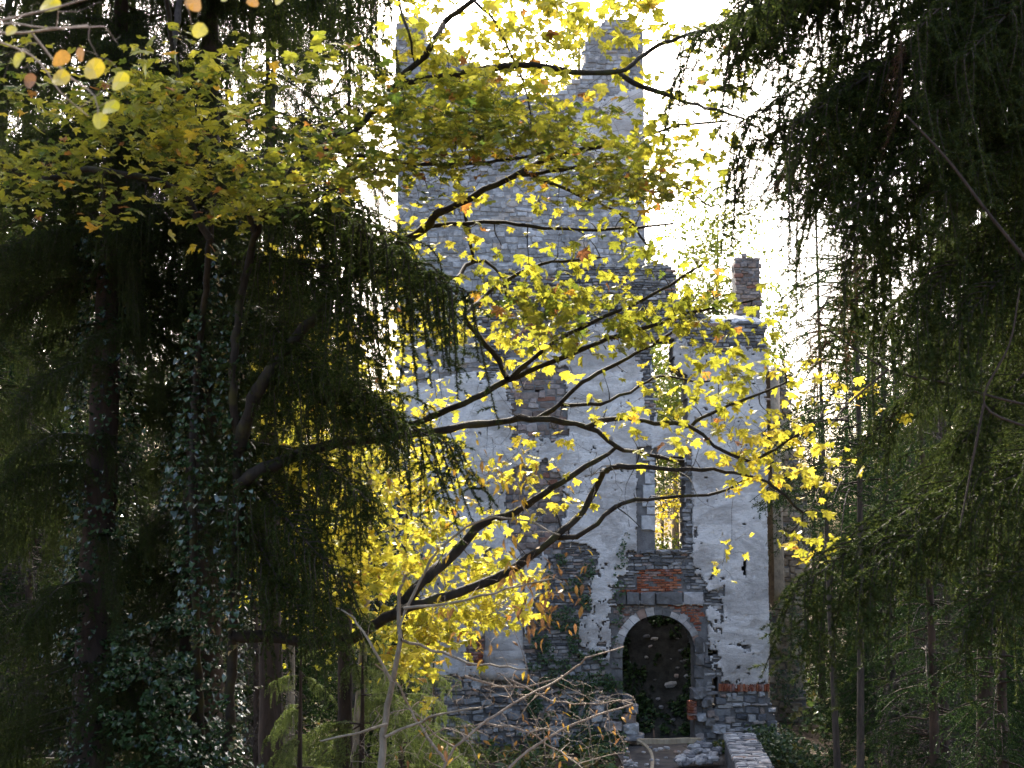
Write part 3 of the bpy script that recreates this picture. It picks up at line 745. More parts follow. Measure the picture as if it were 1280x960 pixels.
def lance_leaf():
    pts = np.array([(0, 0), (.14, .25), (.15, .55), (0, 1), (-.15, .55), (-.14, .25)])
    return np.vstack([(0, .45), pts]), np.array([(0, i + 1, (i + 1) % 6 + 1) for i in range(6)])
SH = dict(maple=maple_leaf(), oval=oval_leaf(), ivy=ivy_leaf(), star=star_leaf(), lance=lance_leaf())

def leaf_frames(n, droop=(.15, 1.1), out=None, rng=NP):
    """columns: side, tip, normal for n leaves"""
    az = rng.uniform(0, 2 * math.pi, n)
    h = np.stack([np.cos(az), np.sin(az), np.zeros(n)], -1)
    if out is not None: h = h + out; h /= np.linalg.norm(h, axis=1)[:, None] + 1e-9
    dr = rng.uniform(*droop, n)[:, None]
    t = h * np.cos(dr) - np.array((0, 0, 1.)) * np.sin(dr)
    s = np.cross(t, (0, 0, 1.)) + rng.normal(0, .25, (n, 3)); s -= t * (s * t).sum(1)[:, None]; s /= np.linalg.norm(s, axis=1)[:, None]
    return s, t, np.cross(s, t)
def add_leaves(mb, pos, frames, size, tint, shape, mat=0, curl=.5, rng=NP):
    P, T = SH[shape]; n = len(pos); m = len(P)
    s, t, nn = frames; size = np.broadcast_to(size, (n,))
    x, y = P[:, 0], P[:, 1]
    c1 = rng.uniform(-.1, curl, n)[:, None]; c2 = rng.uniform(-.3, curl, n)[:, None]
    fo = rng.uniform(-.1, curl * 1.1, n)[:, None]; tw = rng.normal(0, .25, n)[:, None]
    z = -c1 * (y ** 2)[None] - c2 * (x ** 2)[None] + fo * np.abs(x)[None] + tw * (x * y)[None] + rng.normal(0, .03, (n, m))
    V = pos[:, None] + size[:, None, None] * (x[None, :, None] * s[:, None] + y[None, :, None] * t[:, None] + z[..., None] * nn[:, None])
    TT = (T[None] + (np.arange(n) * m)[:, None, None]).reshape(-1, 3)
    mb.add(V.reshape(-1, 3), TT, mat, np.repeat(tint, m))

_leafbank = {}
def leaf_piece(root, shape, mat, p, frame, size, tint):
    """one leaf as its own part; its shape is shared with leaves of like tint"""
    q = int(round(tint * 12)); k = rnd.randrange(3); key = (shape, mat, q, k)
    if key not in _leafbank:
        mb = MB(); I = np.eye(3)[:, None]
        add_leaves(mb, np.zeros((1, 3)), (I[0], I[1], I[2]), np.ones(1), np.array([q / 12.]), shape)
        _leafbank[key] = mb.mesh('leaf', M[mat])
    s, t, n = frame
    m4 = Matrix(((s[0] * size, t[0] * size, n[0] * size, p[0]), (s[1] * size, t[1] * size, n[1] * size, p[1]), (s[2] * size, t[2] * size, n[2] * size, p[2]), (0, 0, 0, 1)))
    return link('leaf', _leafbank[key], root, mat4=m4)

class Skeleton:
    """branch nodes to which new twigs are joined at the nearest point"""
    def __init__(s): s.P = np.zeros((0, 3)); s.r = np.zeros(0)
    def add(s, P, r): s.P = np.vstack([s.P, P]); s.r = np.concatenate([s.r, np.broadcast_to(r, (len(P),))])
    def twig(s, mb, target, r0=.004, sag=.06, maxd=9):
        d = np.linalg.norm(s.P - target, axis=1) + .0 * s.r; i = int(np.argmin(d)); a = s.P[i]; L = d[i]
        if L < .02 or L > maxd: return None
        j = np.array([rnd.uniform(-1, 1) for _ in range(3)]) * L * .13
        m1 = a + (target - a) * .4 + j + (0, 0, sag * L); m2 = a + (target - a) * .75 + j * .4 + (0, 0, sag * L * .6)
        r1 = min(s.r[i] * .75, r0 * (1 + L * 1.1))
        Q = spline(np.vstack([[*a, r1], [*m1, r1 * .8], [*m2, r1 * .6], [*target, r0 * .55]]), max(.05, L / 7))
        tube(mb, Q[:, :3], Q[:, 3], 4); s.add(Q[1:, :3], Q[1:, 3]); return Q

# ------------------------------------------------------------------ the foreground maple
maple = empty('maple_tree', 'foreground maple in yellow autumn leaf with dark branches reaching across the castle', 'maple tree', loc=at(290, 1120, 12.8))
mroot = np.array(maple.location)
def br(pts, w0, w1, Y0, Y1, mid=None):
    """traced limb: photo points, widths in pixels, distance from Y0 to Y1"""
    n = len(pts); out = []
    L = np.concatenate([[0], np.cumsum([math.dist(pts[i], pts[i + 1]) for i in range(n - 1)])]); L = L / L[-1]
    for (px, py), t in zip(pts, L):
        Y = Y0 + (Y1 - Y0) * t + (.25 * math.sin(7 * t + px) if 0 < t < 1 else 0)
        out.append((*at(px, py, Y), (w0 + (w1 - w0) * t) / 2 / F * Y))
    return out
LIMBS = [
    ([(288, 1130), (286, 960), (292, 780), (297, 640), (297, 560), (290, 480), (300, 380), (318, 300), (345, 240), (390, 190), (440, 165), (497, 105)], 14, 8, 14.2, 11.6),
    ([(262, 1130), (250, 900), (241, 640), (243, 500), (254, 390), (262, 300), (266, 230), (240, 160), (215, 60), (205, -60)], 11, 6, 14.8, 11.0),
    ([(262, 300), (225, 240), (160, 218), (110, 212), (67, 223), (30, 220), (-10, 190), (-50, 170)], 10, 6, 11.9, 11.0),
    ([(290, 795), (335, 795), (390, 803), (440, 798), (500, 763), (560, 745), (620, 722), (660, 698), (693, 672), (727, 640), (751, 596), (772, 584), (861, 586), (918, 591), (960, 603), (1005, 642)], 16, 3, 12.7, 11.4),
    ([(693, 672), (720, 670), (745, 655), (769, 635), (794, 625), (865, 621), (900, 616), (930, 600)], 7, 3, 12.0, 11.6),
    ([(500, 763), (525, 730), (560, 700), (590, 667), (602, 655), (650, 638), (690, 610), (745, 577), (772, 559)], 16, 5, 12.4, 12.2),
    ([(296, 610), (330, 586), (395, 560), (460, 549), (500, 545), (560, 536), (620, 528), (673, 524), (733, 534), (772, 559), (800, 566), (855, 577)], 16, 4, 12.6, 12.3),
    ([(673, 524), (702, 504), (726, 479), (770, 455), (815, 430), (854, 405), (880, 380)], 7, 3, 12.45, 12.0),
    ([(702, 506), (751, 504), (808, 479), (826, 470), (880, 477), (920, 470)], 5, 2, 12.4, 11.9),
    ([(733, 534), (772, 522), (820, 529), (863, 532), (893, 557), (942, 577), (985, 550), (1010, 535)], 7, 3, 12.3, 11.6),
    ([(863, 532), (895, 514), (932, 499), (985, 478)], 5, 2.5, 12.0, 11.6),
    ([(475, 549), (540, 520), (580, 503), (634, 476), (702, 447), (772, 419), (815, 408), (861, 391), (914, 382), (940, 377)], 10, 3, 12.5, 11.7),
    ([(638, 472), (687, 430), (744, 401), (808, 373), (850, 348), (880, 330)], 7, 3, 12.3, 11.9),
    ([(634, 474), (624, 451), (595, 416), (581, 396), (602, 373), (638, 348), (677, 330), (750, 322)], 8, 3, 12.3, 12.5),
    ([(400, 335), (430, 330), (480, 340), (540, 343), (571, 349), (582, 332), (606, 327), (629, 349), (636, 387)], 9, 3, 12.6, 12.4),
    ([(590, 329), (589, 306), (584, 274), (575, 240), (570, 200)], 5, 4, 12.45, 12.2),
    ([(571, 349), (569, 392), (572, 430)], 5, 3, 12.4, 12.4),
    ([(297, 560), (330, 475), (400, 390), (440, 345), (480, 316), (530, 287), (547, 268), (590, 247), (640, 221), (680, 200), (727, 187), (775, 180)], 18, 5, 12.6, 11.8),
    ([(535, 283), (580, 279), (630, 278), (680, 285), (757, 287), (807, 283), (840, 281)], 6, 3, 12.2, 11.9),
    ([(640, 221), (713, 210), (757, 208), (807, 218), (850, 232), (890, 260)], 6, 2.5, 12.0, 11.6),
    ([(655, 216), (727, 245), (780, 270), (810, 307)], 5, 2.5, 12.0, 11.8),
    ([(318, 290), (300, 213), (333, 197), (367, 187), (427, 191), (513, 203), (567, 205), (633, 200), (680, 190)], 8, 4, 12.2, 11.3),
    ([(345, 262), (393, 248), (430, 228), (470, 215), (520, 208)], 6, 4, 12.1, 11.5),
    ([(497, 103), (547, 97), (590, 88), (630, 83), (667, 81), (713, 89), (773, 89), (813, 63), (847, 47), (900, 32), (950, 10)], 10, 4, 11.7, 11.0),
    ([(773, 90), (790, 103), (847, 123), (897, 138), (930, 150)], 7, 3.5, 11.4, 11.1),
    ([(497, 103), (530, 70), (543, 50), (557, 27), (592, 0), (640, -60)], 9, 6, 11.7, 11.3),
    ([(592, 0), (620, 30), (640, 70), (660, 120), (663, 160)], 4, 2, 11.3, 11.2),
    ([(806, 170), (835, 160), (860, 155), (910, 152)], 4, 3, 11.6, 11.3),
    ([(497, 0), (510, 40), (520, 80)], 4, 3, 11.4, 11.4),
    ([(215, 60), (240, -30), (330, -80), (500, -95), (680, -80), (860, -60)], 9, 4, 12.2, 15.6),
    ([(240, -30), (120, -70), (-60, -80)], 7, 4, 13.0, 15.0),
]
sk = Skeleton(); mbw = MB()
for i, (pts, w0, w1, Y0, Y1) in enumerate(LIMBS):
    P = spline(br(pts, w0, w1, Y0, Y1), .10)
    P[:, :3] += NP.normal(0, .006, (len(P), 3)); P[:, 3] *= NP.uniform(.88, 1.14, len(P))
    sk.add(P[:, :3], P[:, 3])
    mb = MB(); tube(mb, P[:, :3] - mroot, P[:, 3], 8 if w0 > 9 else 6)
    link('trunk' if i == 0 else 'stem' if i == 1 else 'branch', mb.mesh('branch', M['bark_maple']), maple)
# where the leaf sprays hang: photo polygon, number of sprays, leaves per spray, colour, distance
ZONES = [
    ([(-80, -150), (300, -160), (860, -140), (870, -45), (500, -40), (200, -30), (-80, -20)], 150, 6, (.2, .12), (14.0, 16.5), .15),
    ([(-20, 60), (130, 60), (210, 20), (330, 70), (470, 70), (560, 100), (700, 130), (800, 180), (835, 235), (740, 240), (640, 215), (500, 225), (300, 270), (150, 270), (-20, 250)], 400, 5, (.24, .16), (10.0, 12.2), .12),
    ([(440, 80), (560, 100), (700, 130), (800, 150), (838, 235), (740, 235), (640, 210), (480, 215)], 220, 5, (.27, .14), (10.4, 12.4), .12),
    ([(170, 20), (330, 60), (400, 160), (300, 200), (160, 160)], 26, 5, (.38, .1), (10.2, 11.2), .13),
    ([(470, -30), (830, -30), (800, 110), (700, 130), (560, 110), (480, 60)], 92, 5, (.44, .09), (10.8, 12.2), .14),
    ([(800, 20), (960, 0), (980, 60), (880, 140), (960, 200), (880, 250), (800, 260)], 52, 4, (.30, .14), (10.9, 11.8), .12),
    ([(600, 320), (780, 300), (870, 330), (905, 390), (800, 420), (700, 440), (620, 400)], 95, 4, (.27, .12), (11.4, 12.4), .13),
    ([(780, 390), (960, 380), (975, 480), (860, 500), (800, 470)], 34, 4, (.36, .08), (11.4, 12.2), .13),
    ([(520, 350), (640, 380), (740, 420), (700, 470), (600, 470), (520, 440)], 36, 4, (.48, .06), (12.4, 13.4), .12),
    ([(500, 230), (800, 225), (815, 330), (560, 350)], 28, 4, (.44, .08), (11.6, 12.4), .12),
    ([(740, 480), (900, 480), (960, 560), (860, 600), (720, 550)], 22, 4, (.43, .08), (11.4, 12.4), .115),
    ([(900, 520), (1020, 520), (1055, 590), (1000, 630), (930, 600)], 34, 4, (.52, .07), (11.3, 11.9), .12),
    ([(995, 645), (1050, 645), (1050, 700), (995, 690)], 5, 5, (.45, .08), (11.2, 11.5), .13),
    ([(960, 440), (1080, 470), (1080, 590), (1020, 520)], 12, 3, (.5, .08), (11.4, 12.0), .12),
    ([(400, 640), (520, 620), (620, 650), (650, 720), (640, 770), (560, 800), (460, 770), (380, 720)], 105, 5, (.48, .07), (13.0, 14.6), .14),
    ([(540, 720), (660, 700), (640, 790), (520, 830), (470, 800)], 56, 5, (.47, .07), (12.9, 13.8), .13),
    ([(600, 570), (720, 560), (740, 640), (640, 660)], 26, 3, (.52, .07), (11.8, 12.6), .11),
    ([(495, 800), (560, 800), (540, 870), (490, 860)], 9, 5, (.5, .06), (11.6, 12.2), .13),
    ([(860, 655), (930, 655), (930, 705), (860, 705)], 3, 3, (.52, .05), (11.3, 11.5), .12),
    ([(330, 290), (520, 290), (530, 480), (500, 560), (330, 560)], 110, 5, (.5, .06), (14.8, 16.4), .13),
    ([(340, 560), (520, 560), (520, 650), (340, 640)], 60, 4, (.5, .06), (13.0, 14.2), .12),
]
flat = []; py_of = lambda p: proj(*p)[1]
pos = []; tin = []; siz = []
for poly, n, k, (tm, ts), (Ya, Yb), sz in ZONES:
    n = int(n * 1.35); pl = np.array(poly, float); lo_, hi_ = pl.min(0), pl.max(0); c = []
    while len(c) < n:
        q = NP.uniform(lo_, hi_, (6 * n, 2)); q = q[inpoly(q[:, 0], q[:, 1], poly) & (fbm(q[:, 0] * .45, q[:, 1] * 1.7 + q[:, 0] * .12, .022, 211, 3) + NP.uniform(-.12, .12, len(q)) > .45)]; c += list(q + NP.normal(0, 13, q.shape))
    tg = [at(x, y, rnd.uniform(Ya, Yb)) for x, y in c[:n]]
    tg.sort(key=lambda p: np.min(np.linalg.norm(sk.P - p, axis=1)))
    for p in tg:
        sk.twig(mbw, p, .0046)
        m = max(2, k + rnd.randint(-1, 1)); base = rnd.gauss(tm, ts * .7)
        for _ in range(m):
            o = np.array([rnd.gauss(0, .10), rnd.gauss(0, .10), rnd.gauss(-.02, .055)])
            pos.append(p + o); flat.append(py_of(p) < 290 and tm < .3); siz.append(sz * rnd.uniform(.42, 1.0))
            tv = rnd.gauss(base, ts * .6); tv = rnd.uniform(.8, 1) if rnd.random() < .035 else tv
            tin.append(min(1, max(0, tv)))
            q = p + o * .15; mid = p + o * .6 + (0, 0, .02)
            tube(mbw, np.array([q, mid, p + o]), .0014, 3)
for poly, n in (([(480, 90), (820, 60), (960, 250), (980, 560), (900, 640), (620, 720), (480, 620)], 330), ([(560, 560), (760, 540), (820, 620), (700, 690), (600, 700)], 110), ([(800, 10), (960, 10), (960, 300), (820, 300)], 60)):
    pl = np.array(poly, float)
    q = NP.uniform(pl.min(0), pl.max(0), (4 * n, 2)); q = q[inpoly(q[:, 0], q[:, 1], poly)][:n]
    for x, y in q: sk.twig(mbw, at(x, y, rnd.uniform(11.0, 13.0)), .0042, .03, 1.2)
pos = np.array(pos); tin = np.array(tin); siz = np.array(siz)
flat = np.array(flat); fr = leaf_frames(len(pos), (.1, 1.25)); fq = leaf_frames(len(pos), (-.1, .6)); fr = tuple(np.where(flat[:, None], b, a) for a, b in zip(fr, fq))
big = np.argsort(-siz / pos[:, 1])[:300]; rest = np.ones(len(pos), bool); rest[big] = False
mb = MB(); add_leaves(mb, pos[rest] - mroot, tuple(f[rest] for f in fr), siz[rest], tin[rest], 'maple')
tag(link('foliage', mb.mesh('foliage', M['maple']), maple), kind='stuff')
for i in big: leaf_piece(maple, 'maple', 'maple', pos[i] - mroot, tuple(f[i] for f in fr), siz[i], tin[i])
mbw.V = [v - mroot for v in mbw.V]
tag(link('twigs', mbw.mesh('twigs', M['bark_maple']), maple), kind='stuff')

# ------------------------------------------------------------------ near twig with oval leaves, upper left
haz = empty('hazel_shrub', 'near hazel with pale bare twigs and a few oval yellow leaves at the upper left', 'shrub', loc=(-3.4, 4.6, float(ground_z(-3.4, 4.6))))
hroot = np.array(haz.location); sk2 = Skeleton(); mbw2 = MB()
HL = [[(-300, 500, 5), (-180, 200, 5), (-60, 60, 5.0), (40, 40, 5.0), (110, 32, 5.0)], [(-40, 40, 5), (40, 70, 5.1), (75, 115, 5.1), (110, 145, 5.1)],
      [(-60, 55, 5), (0, 30, 4.9), (60, 35, 4.9), (130, 33, 4.9)], [(40, 42, 5), (80, 90, 5.0), (118, 120, 4.95), (122, 150, 4.95)], [(-20, 30, 4.8), (60, 12, 4.8), (150, -10, 4.8), (300, -20, 4.8)]]
P = spline([(-3.4, 4.6, hroot[2], .035), (-3.0, 4.9, -.6, .03), (*at(-300, 500, 5), .022)], .1); sk2.add(P[:, :3], P[:, 3]); mb = MB(); tube(mb, P[:, :3] - hroot, P[:, 3], 6); link('stem', mb.mesh('stem', M['twig']), haz)
for i, ln in enumerate(HL):
    P = spline([(*at(x, y, Y), .009 if i == 0 else .0045) for x, y, Y in ln], .04); P[:, 3] *= np.linspace(1, .45, len(P)); sk2.add(P[:, :3], P[:, 3])
    mb = MB(); tube(mb, P[:, :3] - hroot, P[:, 3], 5); link('twig', mb.mesh('twig', M['twig']), haz)
for px, py, tl, tlv, sz in ((122, 85, .55, 1.2, .09), (150, 100, .5, 1.3, .085), (76, 98, .6, .8, .085), (22, 75, .45, .9, .075), (126, 150, .45, 1.25, .075), (142, 135, .3, .8, .08), (240, 46, .5, .3, .08),
                            (66, 6, .5, .9, .09), (235, 6, .8, .6, .085), (280, 3, .45, .4, .07), (85, 75, .85, .7, .07), (98, 66, .95, 1.2, .05), (38, 100, .98, 1.3, .06), (310, 4, .8, .5, .06), (10, 40, .5, .8, .06), (345, 1, .5, .7, .06)):
    p = at(px, py, 4.95); sk2.twig(mbw2, p + (0, 0, sz * .4), .0016)
    az = rnd.uniform(-.8, .8); t = np.array((math.sin(az) * math.cos(tlv), -.3 * math.cos(tlv), -math.sin(tlv))); t /= np.linalg.norm(t)
    s = np.cross(t, (rnd.uniform(-.4, .4), 1, .3)); s /= np.linalg.norm(s)
    leaf_piece(haz, 'oval', 'oval', p + (0, 0, sz * .4) - hroot, (s, t, np.cross(s, t)), sz, tl)
for i in range(26):
    sk2.twig(mbw2, at(rnd.uniform(-20, 160), rnd.uniform(0, 110), rnd.uniform(4.8, 5.2)), .0014)
mbw2.V = [v - hroot for v in mbw2.V]; tag(link('fine_twigs', mbw2.mesh('fine_twigs', M['twig']), haz), kind='stuff')

# ------------------------------------------------------------------ young tree and bare shrub, lower middle
def sapling(name, lab, cat, loc, limbs, zones, bark, leafmat, leafshape, nbare, barezone, Yr, r0=.0022):
    root = empty(name, lab, cat, loc=loc); ro = np.array(loc); s = Skeleton(); mw = MB(); mf = MB()
    for i, (pts, w0, w1, Y0, Y1) in enumerate(limbs):
        P = spline(br(pts, w0, w1, Y0, Y1), .1); P[:, :3] += NP.normal(0, .006, (len(P), 3)); s.add(P[:, :3], P[:, 3])
        m = MB(); tube(m, P[:, :3] - ro, P[:, 3], 7); link('trunk' if i == 0 else 'branch', m.mesh('branch', M[bark]), root)
    for i in range(nbare):
        poly = barezone; q = np.array(poly); 
        while True:
            x, y = rnd.uniform(q[:, 0].min(), q[:, 0].max()), rnd.uniform(q[:, 1].min(), q[:, 1].max())
            if inpoly(np.array([x]), np.array([y]), poly)[0]: break
        s.twig(mw, at(x, y, rnd.uniform(*Yr)), r0, .1)
    pos = []; tin = []; siz = []
    for poly, n, k, tm, sz in zones:
        q = np.array(poly); c = 0
        while c < n:
            x, y = rnd.uniform(q[:, 0].min(), q[:, 0].max()), rnd.uniform(q[:, 1].min(), q[:, 1].max())
            if not inpoly(np.array([x]), np.array([y]), poly)[0]: continue
            c += 1; p = at(x, y, rnd.uniform(*Yr)); s.twig(mw, p, r0)
            for _ in range(k): pos.append(p + np.array([rnd.gauss(0, .07), rnd.gauss(0, .07), rnd.gauss(-.02, .05)])); tin.append(min(1, max(0, rnd.gauss(tm, .12)))); siz.append(sz * rnd.uniform(.6, 1.2))
    mw.V = [v - ro for v in mw.V]; tag(link('twigs', mw.mesh('twigs', M['twig']), root), kind='stuff')
    if pos:
        pos = np.array(pos); fr = leaf_frames(len(pos), (.2, 1.3)); n = min(120, len(pos))
        for i in range(n): leaf_piece(root, leafshape, leafmat, pos[i] - ro, tuple(f[i] for f in fr), siz[i], tin[i])
        if len(pos) > n:
            add_leaves(mf, pos[n:] - ro, tuple(f[n:] for f in fr), np.array(siz[n:]), np.array(tin[n:]), leafshape); tag(link('foliage', mf.mesh('foliage', M[leafmat]), root), kind='stuff')
    return root
sapling('young_tree', 'slender pale trunked young tree with curled brown leaves at the lower middle', 'young tree', at(470, 1080, 11.0),
        [([(468, 1100), (476, 960), (482, 900), (492, 840), (500, 800), (497, 760), (505, 720)], 13, 4, 11.0, 11.0),
         ([(482, 905), (440, 918), (400, 925)], 4, 2, 11, 10.6), ([(490, 850), (460, 800), (440, 770), (420, 760)], 4, 2, 11, 11.3), ([(500, 800), (540, 812), (600, 830), (660, 838)], 4, 2, 11, 10.7),
         ([(500, 780), (540, 700), (600, 650), (650, 650), (700, 668)], 4, 2, 11, 10.6), ([(503, 760), (560, 755), (620, 740), (690, 722)], 4, 2, 11, 10.5), ([(480, 925), (520, 905), (560, 890), (600, 885)], 4, 2, 11, 10.8)],
        [([(620, 660), (720, 690), (735, 750), (680, 800), (640, 760)], 26, 4, .88, .10), ([(560, 560), (660, 560), (660, 640), (540, 620)], 24, 3, .7, .09), ([(480, 600), (560, 590), (560, 760), (480, 700)], 22, 3, .5, .1), ([(560, 760), (680, 760), (660, 830), (580, 820)], 12, 3, .9, .09)],
        'bark_grey', 'oval', 'lance', 70, [(430, 760), (620, 640), (720, 700), (640, 860), (480, 900)], (10.5, 11.4))
sapling('bare_shrub', 'leafless shrub of tangled sunlit grey twigs before the lower castle wall', 'shrub', at(560, 1080, 12.0),
        [([(540, 1100), (555, 960), (580, 925), (610, 900), (660, 870), (705, 845), (740, 820), (780, 808)], 4.5, 1.6, 12.0, 11.7), ([(600, 905), (650, 912), (700, 940), (740, 970)], 3, 1.5, 12, 11.6),
         ([(640, 850), (690, 876), (745, 880), (790, 874)], 2.5, 1.2, 12, 11.6), ([(580, 845), (640, 860), (700, 848)], 3, 1.5, 12, 12.2), ([(560, 955), (520, 900), (500, 860), (470, 830)], 4, 2, 12, 12.3), ([(600, 1000), (660, 940), (720, 905), (790, 880)], 4, 2, 11.8, 11.4)],
        [([(640, 850), (800, 860), (800, 950), (640, 950)], 26, 2, .92, .08), ([(480, 880), (620, 860), (620, 950), (480, 950)], 10, 2, .9, .09)],
        'twig', 'oval', 'lance', 620, [(430, 960), (480, 850), (640, 830), (800, 870), (790, 960)], (11.2, 12.8), .0042)

# ------------------------------------------------------------------ spruce boughs (Norway spruce, hanging branchlets)
def needles(mb, P, dens, nl, nw, mat=1, tint=(.4, .25)):
    seg = np.diff(P, axis=0); L = np.linalg.norm(seg, axis=1); tot = L.sum(); n = max(3, int(tot * dens))
    cum = np.concatenate([[0], np.cumsum(L)]); s = np.sort(NP.uniform(0, tot, n)); i = np.clip(np.searchsorted(cum, s) - 1, 0, len(L) - 1)
    f = ((s - cum[i]) / (L[i] + 1e-9))[:, None]; b = P[i] + seg[i] * f; d = seg[i] / (L[i][:, None] + 1e-9)
    r_ = NP.normal(0, 1, (n, 3)); r_ -= d * (r_ * d).sum(1)[:, None]; r_ /= np.linalg.norm(r_, axis=1)[:, None] + 1e-9
    dirn = r_ * .75 + d * .65; sd_ = np.cross(dirn, NP.normal(0, 1, (n, 3))); sd_ /= np.linalg.norm(sd_, axis=1)[:, None] + 1e-9
    ln = NP.uniform(.7, 1.15, n)[:, None] * nl
    V = np.stack([b - sd_ * nw / 2, b + sd_ * nw / 2, b + dirn * ln], 1).reshape(-1, 3)
    mb.add(V, np.arange(3 * n).reshape(-1, 3), mat, np.repeat(np.clip(NP.normal(tint[0], tint[1], n), 0, 1), 3))
def bough_mesh(name, pitch, L=2.6, dens=720, nl=.021, nw=.005, hang=1.0, nsec=74, dead=False, fine=True, wood_='bark_spruce'):
    mb = MB(); t = np.linspace(0, 1, 16); ph = rnd.uniform(0, 90)
    z = math.tan(pitch) * t * L + .55 * np.sin(t * math.pi) * .22 * L * (1 if pitch < 0 else .4) * .6
    A = np.stack([t * L, .08 * np.sin(t * 5 + rnd.random() * 6), z], -1)
    tube(mb, A, np.linspace(.022, .004, 16) * L / 2.6, 5)
    needles(mb, A[5:], dens * .6, nl, nw)
    for i in range(nsec):
        u = .10 + .90 * (i + rnd.random()) / nsec; k = u * 15; j = min(14, int(k)); p = A[j] + (A[j + 1] - A[j]) * (k - j)
        cl = float(vnoise(np.array(u * 9.), np.array(ph), 1.0, 19))
        if cl < .2 and fine: continue
        side = 1 if i % 2 else -1; lat = rnd.uniform(.05, .5) * (1.08 - u) * L / 2.6 * (1 if rnd.random() < .75 else 1.6); hl = hang * (.10 + .92 * cl ** 1.7 * rnd.uniform(.5, 1.3)) * (.5 + .7 * math.sin(math.pi * min(1, u * .92)))
        fw = lat * rnd.uniform(.6, 1.5) + .04; sw = rnd.uniform(-.10, .10); sf = rnd.uniform(-.02, .16)
        B = spline([(*p, 0), (*(p + (fw * .6, side * lat * .7, -.015)), 0), (*(p + (fw, side * lat, -.06 - .16 * hl)), 0), (*(p + (fw + sf * .5, side * lat + sw * .5, -.07 - .6 * hl)), 0), (*(p + (fw + sf, side * lat * 1.05 + sw, -.08 - hl)), 0)], .06)[:, :3]
        tube(mb, B, np.linspace(.005, .0018, len(B)), 3)
        needles(mb, B, dens * .9, nl, nw)
        if fine:
            for q in range(rnd.randint(5, 11)):
                jj = rnd.randrange(1, max(2, len(B))); b = B[jj]; l3 = rnd.uniform(.05, .16) * (1.15 - .5 * jj / len(B)); a_ = rnd.uniform(0, 6.28); dn = rnd.uniform(.2, 1.1)
                C = np.array([b, b + (math.cos(a_) * l3 * .5, math.sin(a_) * l3 * .5, -l3 * .2 * dn), b + (math.cos(a_) * l3 * .85, math.sin(a_) * l3 * .85, -l3 * .75 * dn)])
                needles(mb, C, dens, nl, nw)
    return mb.mesh(name, [M[wood_], M[dead if dead else 'needle']])
PITCHES = (-42, -30, -18, -6, 8)
BOUGH = {p: [bough_mesh('bough', R(p)) for _ in range(2)] for p in PITCHES}
DEAD = bough_mesh('dead_bough', R(-25), 1.6, 330, .018, .004, .9, 26, 'needle_dead')
BOUGH_SUNLIT = [bough_mesh('bough', R(p), 2.6, 150, .06, .013, 1.1, 40, 'needle_sunlit') for p in (-30, -12)]  # boughs with needle colour brightened to look sunlit
def put_bough(root, a, b, mesh=None, scale=None):
    a = np.array(a); b = np.array(b); d = b - a; h = math.hypot(d[0], d[1]); p = math.degrees(math.atan2(d[2], h))
    best = min(PITCHES, key=lambda q: abs(q - p)); me = mesh or rnd.choice(BOUGH[best]); L = 1.6 if mesh is DEAD else 2.6
    s = h / L if scale is None else scale
    o = link('bough', me, root, loc=a - np.array(root.location)); o.rotation_euler = (rnd.uniform(-.12, .12), -R(p - (best if mesh is None else -25)) * .8, math.atan2(d[1], d[0]))
    o.scale = (s, s * rnd.uniform(.8, 1.1) if s < 1.2 else s * .9, max(.75, min(1.25, s)) * rnd.uniform(.85, 1.15)); return o
def trunk_part(root, P, sides=12, bark='bark_spruce'):
    mb = MB(); P = spline(P, .25); P[:, 3] *= 1 + .06 * np.sin(np.arange(len(P)) * 1.7)
    tube(mb, P[:, :3] - np.array(root.location), P[:, 3], sides); return link('trunk', mb.mesh('trunk', M[bark]), root)
def whorls(root, foot, top_z, z0, step, lens, az_limit=None, lean=(0, 0), n=5, pr=(-38, -8)):
    z = z0
    while z < top_z - .4:
        for k in range(n):
            az = rnd.uniform(0, 2 * math.pi); L = lens(z, az) * rnd.uniform(.75, 1.1)
            if L < .4: continue
            p = R(rnd.uniform(*pr)); f = (z - foot[2])
            a = (foot[0] + lean[0] * f, foot[1] + lean[1] * f, z + rnd.uniform(-.15, .15))
            put_bough(root, a, (a[0] + math.cos(az) * L, a[1] + math.sin(az) * L, a[2] + math.tan(p) * L))
        z += step
# spruce with the ivied trunk at the left edge
def near_spruce(lab, foot_px, top_px, Y, r0):
    f = at(*foot_px, Y); f[2] = float(ground_z(f[0], Y)); t = at(*top_px, Y + .1)
    root = empty('spruce_tree', lab, 'spruce', loc=f); d = (t - f) / (t[2] - f[2]); H = 13 if r0 > .1 else 4.2 + (Y > 18) * .8
    trunk_part(root, [(*(f + d * q * H / 13), r0 * (1 - q / 14)) for q in (0, .4, 2, 4, 7, 10, 13)])
    return root, f, d
sA, fA, dA = near_spruce('dark spruce with ivy-wrapped trunk at the left edge', (108, 960), (142, 230), 14.2, .24)
def lenA(z, az): return (1.9 if math.cos(az) < .2 else 1.25) * (1.0 if z < 4 else .9)
whorls(sA, fA, 8.0, -2.8, .55, lenA, n=4, lean=dA[:2])
sB, fB, dB = near_spruce('dark spruce with thick ivied trunk just left of the maple stems', (250, 960), (262, 100), 14.6, .29)
whorls(sA, fA, 8.0, 2.6, .5, lenA, n=5, lean=dA[:2], pr=(-30, 0))
def lenB(z, az): return (1.9 if math.cos(az) < -.2 else 1.15 if z > -.6 else .55) * (1.0 if z > 1.5 or z < -.8 else .8)
whorls(sB, fB, 8.0, -2.6, .6, lenB, n=4, lean=dB[:2])
whorls(sB, fB, 8.0, 2.6, .5, lenB, n=5, lean=dB[:2], pr=(-30, 0))
